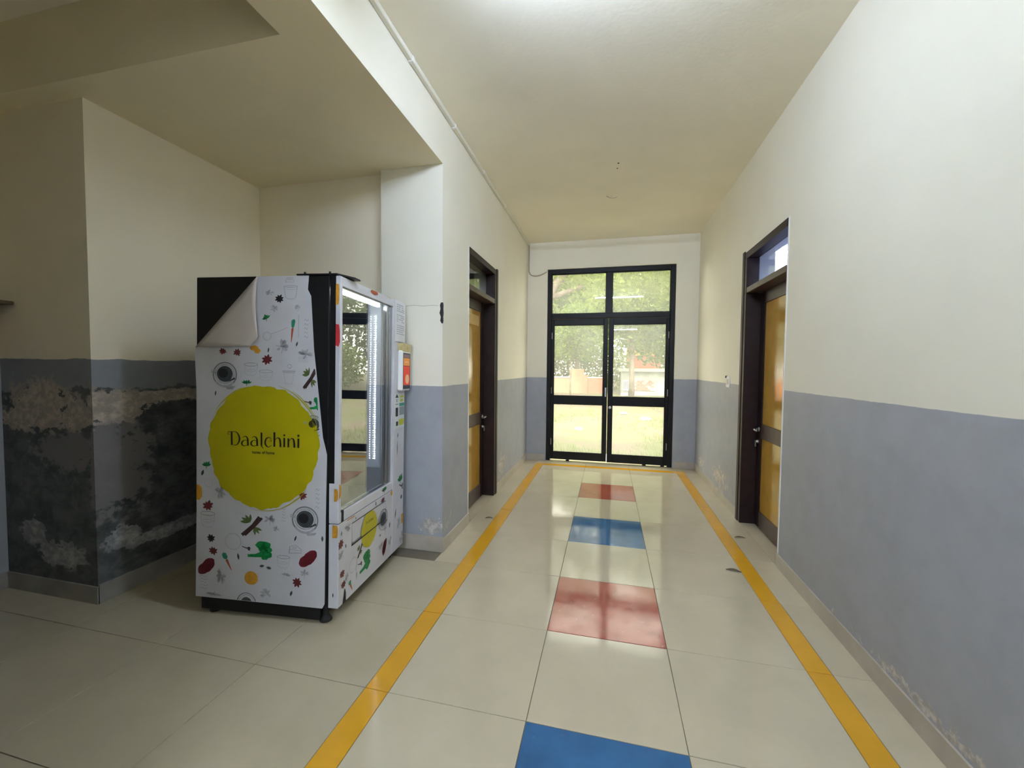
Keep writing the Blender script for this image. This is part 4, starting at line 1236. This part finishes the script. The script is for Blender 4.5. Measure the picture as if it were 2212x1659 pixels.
# ceiling: capped fan-hook hole and two screw holes
hk = tag(empty('ceiling_hook', (.008, 4.766, H)), 'small curved wire hook on the corridor ceiling', 'hook')
MB().tube([(-.055, 0, -.002), (-.035, .004, -.016), (0, .006, -.022), (.035, .004, -.019), (.055, 0, -.012)], .0035, 8).build('wire', simple('hook_wire', (0.34, 0.29, 0.2), 0.5), hk, smooth=True)
MB().tube([(-.055, 0, 0), (-.055, 0, -.005)], .007, 8).build('eye_plate', M['cable'], hk)
for n, (x, y, r) in enumerate(((.060, 4.03, .008), (.052, 4.13, .006))):
    o = MB().tube([(x, y, H - .004), (x, y, H + .002)], [r, r], 10).build('screw_plug', M['rubber'])
    tag(o, ('larger' if n == 0 else 'smaller') + ' dark screw plug in the corridor ceiling', 'plug', 'dark plugs in the ceiling')

# ledge and board at the far left edge
M['old_wood'] = simple('old_brown_wood', (0.13, 0.09, 0.05), 0.6, noise=0.3, nscale=10)
lg = tag(empty('wall_shelf', (-3.763, 1.60, 1.825)), 'thin brown wooden shelf high on the lobby wall at the left edge', 'shelf')
MB().bbox(0, .150, -.45, .178, -.010, .012, .003).build('board', M['old_wood'], lg)
for y in (-.35, .12):
    MB().prism([(.002, y, -.010), (.10, y, -.010), (.002, y, -.07)], (0, .012, 0)).build('bracket', M['old_wood'], lg)
bd = tag(empty('notice_board', (-3.763, 1.45, 1.51)), 'pale pinkish board fixed below the thin brown shelf', 'board')
MB().bbox(.001, .020, -.50, .302, 0, .255, .003).build('panel', simple('pale_pink_board', (0.62, 0.50, 0.46), 0.6), bd)
MB().bbox(.001, .030, -.50, .302, -.028, 0, .003).build('bottom_rail', M['old_wood'], bd)

# dry leaf scraps on the floor
M['dry_leaf'] = simple('dry_leaf', (0.10, 0.075, 0.045), 0.7)
def dry_leaf(x, y, L, rot, lab):
    mb = MB()
    n = 6
    for i in range(n):
        t0, t1 = i / n, (i + 1) / n
        def pt(t, s):
            w = .16 * L * math.sin(math.pi * min(.98, .04 + t * .92))
            return (L * (t - .5), s * w + .12 * L * math.sin(math.pi * t), .0012 + abs(s) * .003 + .004 * math.sin(math.pi * t))
        for s0, s1 in ((-1, 0), (0, 1)):
            mb.poly([pt(t0, s0), pt(t1, s0), pt(t1, s1), pt(t0, s1)])
    o = mb.build('dry_leaf', M['dry_leaf'])
    o.location = (x, y, .0006)
    o.rotation_euler = (0, 0, rot)
    sd = o.modifiers.new('thickness', 'SOLIDIFY'); sd.thickness = .0006
    tag(o, lab, 'leaf', 'dry leaf scraps on the floor')
dry_leaf(.905, 3.17, .10, -.2, 'curled dark leaf scrap touching the right yellow stripe')
dry_leaf(1.13, 3.82, .085, .1, 'dark leaf scrap on the border tile beside the right brown door')
dry_leaf(1.17, 1.39, .035, .9, 'tiny dark leaf scrap on the border tile near the right skirting')
dry_leaf(-1.09, 3.72, .07, .3, 'small dark leaf scrap on the floor before the left brown door')

# ------------------------------------------------------------------ garden beyond the glass door
random.seed(77)
GZ = -.15
def ground_mat():
    m, nt, p = mat('garden_soil_and_grass')
    g = NG(nt)
    geo = g.new('ShaderNodeNewGeometry')
    pos = geo.outputs['Position']
    a = g.noise(pos, .55, 6, .6, .5)
    b = g.noise(pos, 4.0, 8, .7)
    c = g.mix(g.ramp(b, .3, .7), (0.105, 0.115, 0.052), (0.15, 0.152, 0.078))
    d = g.mix(g.ramp(b, .3, .7), (0.175, 0.135, 0.105), (0.135, 0.105, 0.08))
    g.link(g.mix(g.ramp(a, .44, .60), c, d), p.inputs['Base Color'])
    p.inputs['Roughness'].default_value = .9
    p.inputs['Specular IOR Level'].default_value = .1
    return m
M['ground'] = ground_mat()
# gently uneven ground sheet
gb = MB()
nx, ny = 40, 50
x0, x1, y0, y1 = -32, 32, YF + .2, 62
rg = random.Random(4)
hts = [[GZ + (rg.uniform(-.05, .06) if j > 2 else 0) for i in range(nx + 1)] for j in range(ny + 1)]
for j in range(ny + 1):
    for i in range(nx + 1):
        gb.v.append((x0 + (x1 - x0) * i / nx, y0 + (y1 - y0) * (j / ny) ** 1.6, hts[j][i]))
for j in range(ny):
    for i in range(nx):
        k = j * (nx + 1) + i
        gb.f.append((k, k + 1, k + nx + 2, k + nx + 1)); gb.mi.append(0)
struct(gb.build('ground', M['ground'], smooth=True), 'patchy grass and bare soil outside the glass door')
shell('wall_outside_step', -2.2, 2.2, YF + .2, YF + .9, GZ - .1, -.03, simple('step_concrete', (0.42, 0.40, 0.36), .8, noise=.15, nscale=5), 'concrete step outside the glass door')

def leaf_mat(name, c1, c2):
    m = bpy.data.materials.new(name)
    m.use_nodes = True
    nt = m.node_tree
    nt.nodes.clear()
    g = NG(nt)
    geo = g.new('ShaderNodeNewGeometry')
    n = g.noise(geo.outputs['Position'], 1.7, 3)
    r = g.math('FRACT', g.math('ADD', n, geo.outputs['Random Per Island']))
    col = g.mix(r, c1, c2)
    d = g.new('ShaderNodeBsdfDiffuse'); t = g.new('ShaderNodeBsdfTranslucent')
    g.link(col, d.inputs[0]); g.link(col, t.inputs[0])
    mx = g.new('ShaderNodeMixShader'); mx.inputs[0].default_value = .45
    g.link(d.outputs[0], mx.inputs[1]); g.link(t.outputs[0], mx.inputs[2])
    o = g.new('ShaderNodeOutputMaterial')
    g.link(mx.outputs[0], o.inputs[0])
    return m
M['leaf_a'] = leaf_mat('leaf_mid_green', (0.105, 0.165, 0.035), (0.19, 0.255, 0.07))
M['leaf_b'] = leaf_mat('leaf_fresh_green', (0.16, 0.225, 0.05), (0.26, 0.31, 0.105))
M['leaf_c'] = leaf_mat('leaf_deep_green', (0.07, 0.13, 0.032), (0.125, 0.195, 0.055))
M['bark'] = simple('grey_brown_bark', (0.17, 0.14, 0.11), .9, .1, noise=.35, nscale=6)

def leaves(rnd, blobs, n, size, name, m, parent):
    mb = MB()
    tot = sum(b[3] * b[4] * b[5] for b in blobs)
    for (cx, cy, cz, rx, ry, rz) in blobs:
        k = int(n * rx * ry * rz / tot) + 1
        for _ in range(k):
            while True:
                u, v, w = rnd.uniform(-1, 1), rnd.uniform(-1, 1), rnd.uniform(-1, 1)
                q = u * u + v * v + w * w
                if q <= 1 and q > .12 * rnd.random(): break
            c = Vector((cx + u * rx, cy + v * ry, cz + w * rz))
            a = Vector((rnd.gauss(0, 1), rnd.gauss(0, 1), rnd.gauss(0, .7) - .4)).normalized()
            b = a.cross(Vector((rnd.gauss(0, 1), rnd.gauss(0, 1), rnd.gauss(0, 1)))).normalized()
            L = size * rnd.uniform(.7, 1.4)
            nrm = a.cross(b)
            p0, p3 = c - a * L / 2, c + a * L / 2
            s1, s2 = c - b * L * .23 + nrm * L * .06, c + b * L * .23 + nrm * L * .06
            i = len(mb.v)
            mb.v += [tuple(p0), tuple(s1), tuple(p3), tuple(s2)]
            mb.f += [(i, i + 1, i + 2), (i, i + 2, i + 3)]
            mb.mi += [0, 0]
    o = mb.build(name, m, parent)
    o['kind'] = 'stuff'
    return o

def tree(x, y, hgt, tr, blobs, n, size, m, label, lean=(0, 0), branches=(), seed=1):
    rnd = random.Random(seed)
    t = tag(empty('garden_tree', (x, y, GZ)), label, 'tree', 'trees in the garden')
    pts = [(lean[0] * s * s + rnd.uniform(-.04, .04) * s, lean[1] * s * s, hgt * s) for s in (0, .2, .4, .6, .8, 1)]
    MB().tube(pts, [tr * 1.25, tr, tr * .9, tr * .75, tr * .55, tr * .3], 9).build('trunk', M['bark'], t, smooth=True)
    for br in branches:
        k = len(br[0])
        MB().tube(br[0], [br[1] * (1 - .6 * i / (k - 1)) for i in range(k)], 8).build('branch', M['bark'], t, smooth=True)
    leaves(rnd, blobs, n, size, 'foliage', m, t)
    return t
# near left tree: thick leaning limb crosses the left transom pane
tree(-3.3, 13.2, 4.2, .24, [(1.6, .6, 5.6, 2.2, 1.5, 1.5), (3.1, .9, 4.6, 1.6, 1.3, 1.0), (.3, .8, 5.3, 1.8, 1.4, 1.6)], 5200, .17, M['leaf_b'],
     'near tree with a thick forked limb seen through the left transom pane', lean=(.9, .2),
     branches=[([(.9, .2, 3.0), (1.25, .3, 3.75), (1.55, .35, 4.35), (2.1, .4, 4.95), (2.8, .4, 5.5)], .20), ([(1.35, .3, 3.9), (1.9, .35, 4.1), (2.5, .4, 4.3)], .11), ([(.9, .2, 4.0), (.2, .5, 5.4)], .12)], seed=3)
# sapling in the left leaf
tree(-1.92, 21.5, 3.6, .045, [(.35, 0, 3.7, 1.3, 1.0, 1.4), (-.2, 0, 2.8, .8, .7, .8), (.9, 0, 2.9, 1.0, .8, 1.0)], 2600, .22, M['leaf_a'], 'slim sapling with drooping leaves before the orange wall', seed=5)
# bushy trees behind
tree(-6.4, 28, 5.0, .16, [(0, 0, 5.2, 3.2, 2.2, 3.2), (1.6, 0, 3.2, 2.0, 1.6, 1.7)], 5000, .34, M['leaf_b'], 'pale bushy tree far left beyond the orange wall', seed=6)
tree(-2.2, 30, 6.0, .18, [(0, 0, 6.2, 3.2, 2.4, 3.2), (.6, 0, 3.5, 2.2, 1.6, 1.6)], 6000, .34, M['leaf_c'], 'tall deep green tree standing behind the sapling', seed=7)
tree(1.3, 24, 5.2, .15, [(0, 0, 5.6, 2.7, 2.0, 2.4), (-.5, 0, 3.5, 1.5, 1.2, 1.2), (1.6, .3, 3.6, 1.3, 1.2, 1.2)], 6000, .27, M['leaf_a'], 'leafy tree rising over the grey hut', seed=8)
tree(4.6, 26, 5.4, .16, [(0, 0, 5.4, 2.9, 2.2, 3.0), (-1.0, 0, 3.0, 1.8, 1.4, 1.4)], 5600, .30, M['leaf_b'], 'fresh green tree at the right behind the grey hut', seed=9)
tree(2.3, 14.8, 4.6, .11, [(0, 0, 5.4, 2.0, 1.4, 1.5), (-1.4, .2, 5.2, 1.4, 1.2, 1.1)], 4200, .16, M['leaf_b'], 'near tree whose canopy fills the right transom pane', seed=10)
tree(0.2, 36, 8.0, .22, [(0, 0, 8.5, 5.0, 3.0, 4.0), (-3, 0, 6.0, 4.0, 2.4, 4.0), (4.5, 0, 6.0, 4.5, 2.4, 4.4)], 6500, .5, M['leaf_c'], 'large tree crown closing the view at the back', seed=12)
tree(9.0, 30, 6.0, .2, [(0, 0, 6.0, 4.0, 3.0, 4.0)], 4000, .4, M['leaf_c'], 'broad dark tree far right of the garden', seed=13)
tree(13.5, 26, 6.0, .2, [(0, 0, 5.6, 3.6, 3.0, 3.8)], 4200, .38, M['leaf_b'], 'bright green tree standing well right of the door view', seed=15)
tree(18.5, 36, 6.0, .2, [(0, 0, 6.0, 4.6, 3.0, 5.0)], 4200, .42, M['leaf_a'], 'tall tree at the far right end of the garden', seed=16)
tree(-11.0, 32, 6.0, .2, [(0, 0, 6.0, 4.5, 3.0, 4.5)], 4000, .42, M['leaf_a'], 'broad tree far left of the garden', seed=14)

# shrubs filling the space under the crowns
def shrub(x, y, rx, rz, n, size, m, label, seed):
    rnd = random.Random(seed)
    t = tag(empty('garden_shrub', (x, y, GZ)), label, 'shrub', 'shrubs in the garden')
    for k in range(4):
        a = k * 1.6 + seed
        MB().tube([(0, 0, -.05), (.15 * math.cos(a), .1 * math.sin(a), rz * .5), (.5 * rx * math.cos(a), .3 * math.sin(a), rz * 1.2)], [.05, .035, .015], 6).build('stem', M['bark'], t)
    leaves(rnd, [(0, 0, rz, rx, rx * .6, rz)], n, size, 'foliage', m, t)
shrub(-7.2, 33.5, 2.6, 1.7, 2600, .28, M['leaf_b'], 'pale shrub far left behind the orange wall', 41)
shrub(-3.4, 34.0, 2.4, 1.8, 2600, .28, M['leaf_a'], 'round shrub behind the orange wall and sapling', 42)
shrub(.2, 31.0, 1.7, 1.5, 2200, .25, M['leaf_b'], 'pale shrub in the gap between orange wall and hut', 43)
shrub(5.6, 31.5, 2.0, 1.7, 2400, .27, M['leaf_a'], 'shrub right of the grey hut under the fresh green tree', 44)

shrub(9.5, 24.5, 2.2, 1.5, 2400, .26, M['leaf_a'], 'round shrub well right of the hut', 45)
shrub(13.6, 31.0, 2.8, 1.7, 2600, .30, M['leaf_b'], 'wide pale shrub at the right side of the garden', 46)
shrub(18.5, 29.5, 2.8, 1.8, 2600, .30, M['leaf_a'], 'wide shrub at the far right end of the garden', 47)

# orange-red boundary wall on the left
M['orange_wall'] = simple('orange_red_wall_paint', (0.62, 0.20, 0.12), .8, noise=.15, nscale=2)
bw_ = tag(empty('boundary_wall', (-5.6, 26.5, GZ)), 'low orange-red boundary wall behind the sapling', 'wall')
MB().bbox(-6.0, 5.3, -.1, .1, 0, .98, .01).build('wall_panel', M['orange_wall'], bw_)
MB().bbox(-6.0, 5.3, -.14, .14, .98, 1.06, .01).build('coping', simple('pale_coping', (0.66, 0.52, 0.46), .8), bw_)
for px in (-5.8, -3.0, -.2, 3.2, 4.1):
    MB().bbox(px, px + .9 if px == 3.2 else px + .25, -.16, .16, 0, 1.55 if px == 3.2 else 1.15, .01).build('pier', M['orange_wall'], bw_)
# grey hut with white window grille and brick panel
hut = tag(empty('garden_hut', (2.15, 25.2, GZ)), 'low grey hut with a white window grille under the trees', 'hut')
M['hut'] = simple('grey_hut_wall', (0.30, 0.31, 0.29), .9, noise=.2, nscale=2)
MB().bbox(-1.35, 1.35, 0, 2.2, 0, 1.42, .01).build('wall', M['hut'], hut)
MB().bbox(-1.5, 1.5, -.3, 2.4, 1.42, 1.62, .02).build('roof', simple('hut_roof', (0.36, 0.37, 0.35), .9), hut)
gr = MB().bbox(-1.27, -.76, -.04, .0, .30, .92, .006).build('window', simple('hut_window', (0.16, 0.17, 0.17), .4), hut)
for i in range(6):
    MB().box(-1.27 + i * .094, -1.27 + i * .094 + .04, -.07, -.04, .30, .92).build('grille_bar', M['caulk'], gr)
for z in (.30, .86):
    MB().box(-1.27, -.76, -.08, -.05, z, z + .06).build('grille_rail', M['caulk'], gr)
M['brick'] = simple('brick_red', (0.36, 0.16, 0.12), .85, noise=.3, nscale=5)
bp = MB().box(-.62, .52, -.03, 0, .30, .94).build('brick_panel', M['hut'], hut)
for r in range(6):
    for c in range(5):
        bx0 = -.60 + c * .22 + (.11 if r % 2 else 0)
        if bx0 + .2 > .52 or random.random() < .15: continue
        MB().box(bx0, bx0 + .2, -.05, -.03, .32 + r * .10, .32 + r * .10 + .08).build('brick', M['brick'], bp)
MB().bbox(-1.40, -.62, -.75, -.2, .02, .16, .02).build('white_slab', M['caulk'], hut)
# orange building glimpsed through the leaves
ob = tag(empty('orange_building', (3.4, 42, GZ)), 'distant orange and yellow building glimpsed between the trees', 'building')
MB().bbox(-1.6, 1.6, 0, 3, 0, 6.5, .02).build('wall', M['orange_wall'], ob)
MB().bbox(-1.7, 1.7, -.15, 0, 2.9, 3.25, .02).build('band', simple('yellow_band', (0.70, 0.42, 0.06), .8), ob)
for i in range(3):
    MB().bbox(-1.2 + i * .95, -.7 + i * .95, -.05, 0, 3.7, 4.7, .01).build('window', M['hut'], ob)

# grass tufts on the ground, uncountable
gm = MB()
rg = random.Random(31)
for _ in range(2600):
    y = 7.6 + 22 * rg.random() ** 1.6
    x = rg.uniform(-.30, .30) * y * .75 if rg.random() < .8 else rg.uniform(1.6, .8 * y)
    if math.sin(x * 1.7 + y * .6) + math.sin(y * 1.1) < -.2: continue
    for b in range(5):
        a = rg.uniform(0, 6.28)
        h_ = rg.uniform(.04, .13)
        dx, dy = math.cos(a), math.sin(a)
        bx_, by_ = x + dx * .04, y + dy * .04
        zb = GZ - .04
        gm.poly([(bx_ - dy * .008, by_ + dx * .008, zb), (bx_ + dy * .008, by_ - dx * .008, zb), (bx_ + dx * .05, by_ + dy * .05, zb + .06 + h_)])
g_o = gm.build('grass_tufts', M['leaf_b'])
tag(g_o, 'short grass tufts scattered over the garden ground', 'grass', kind='stuff')
# fallen pale stones and litter on the ground
M['stone'] = simple('pale_stone', (0.52, 0.50, 0.45), .9)
for i, (sx, sy, r, lab) in enumerate(((-.72, 10.6, .09, 'pale round stone on the grass seen in the lower left pane'), (1.15, 13.2, .13, 'pale flat stone on the soil seen in the lower right pane'), (.55, 14.8, .10, 'small pale stone near the middle of the garden'))):
    bm = bmesh.new()
    bmesh.ops.create_icosphere(bm, subdivisions=2, radius=1)
    rr = random.Random(i + 2)
    for vv in bm.verts:
        vv.co = Vector((vv.co.x * r * 1.3, vv.co.y * r, vv.co.z * r * .6)) * rr.uniform(.88, 1.1)
    a = MB(); a.add_bm(bm)
    o = a.build('stone', M['stone'], smooth=True)
    o.location = (sx, sy, GZ + r * .3)
    tag(o, lab, 'stone', 'stones in the garden')
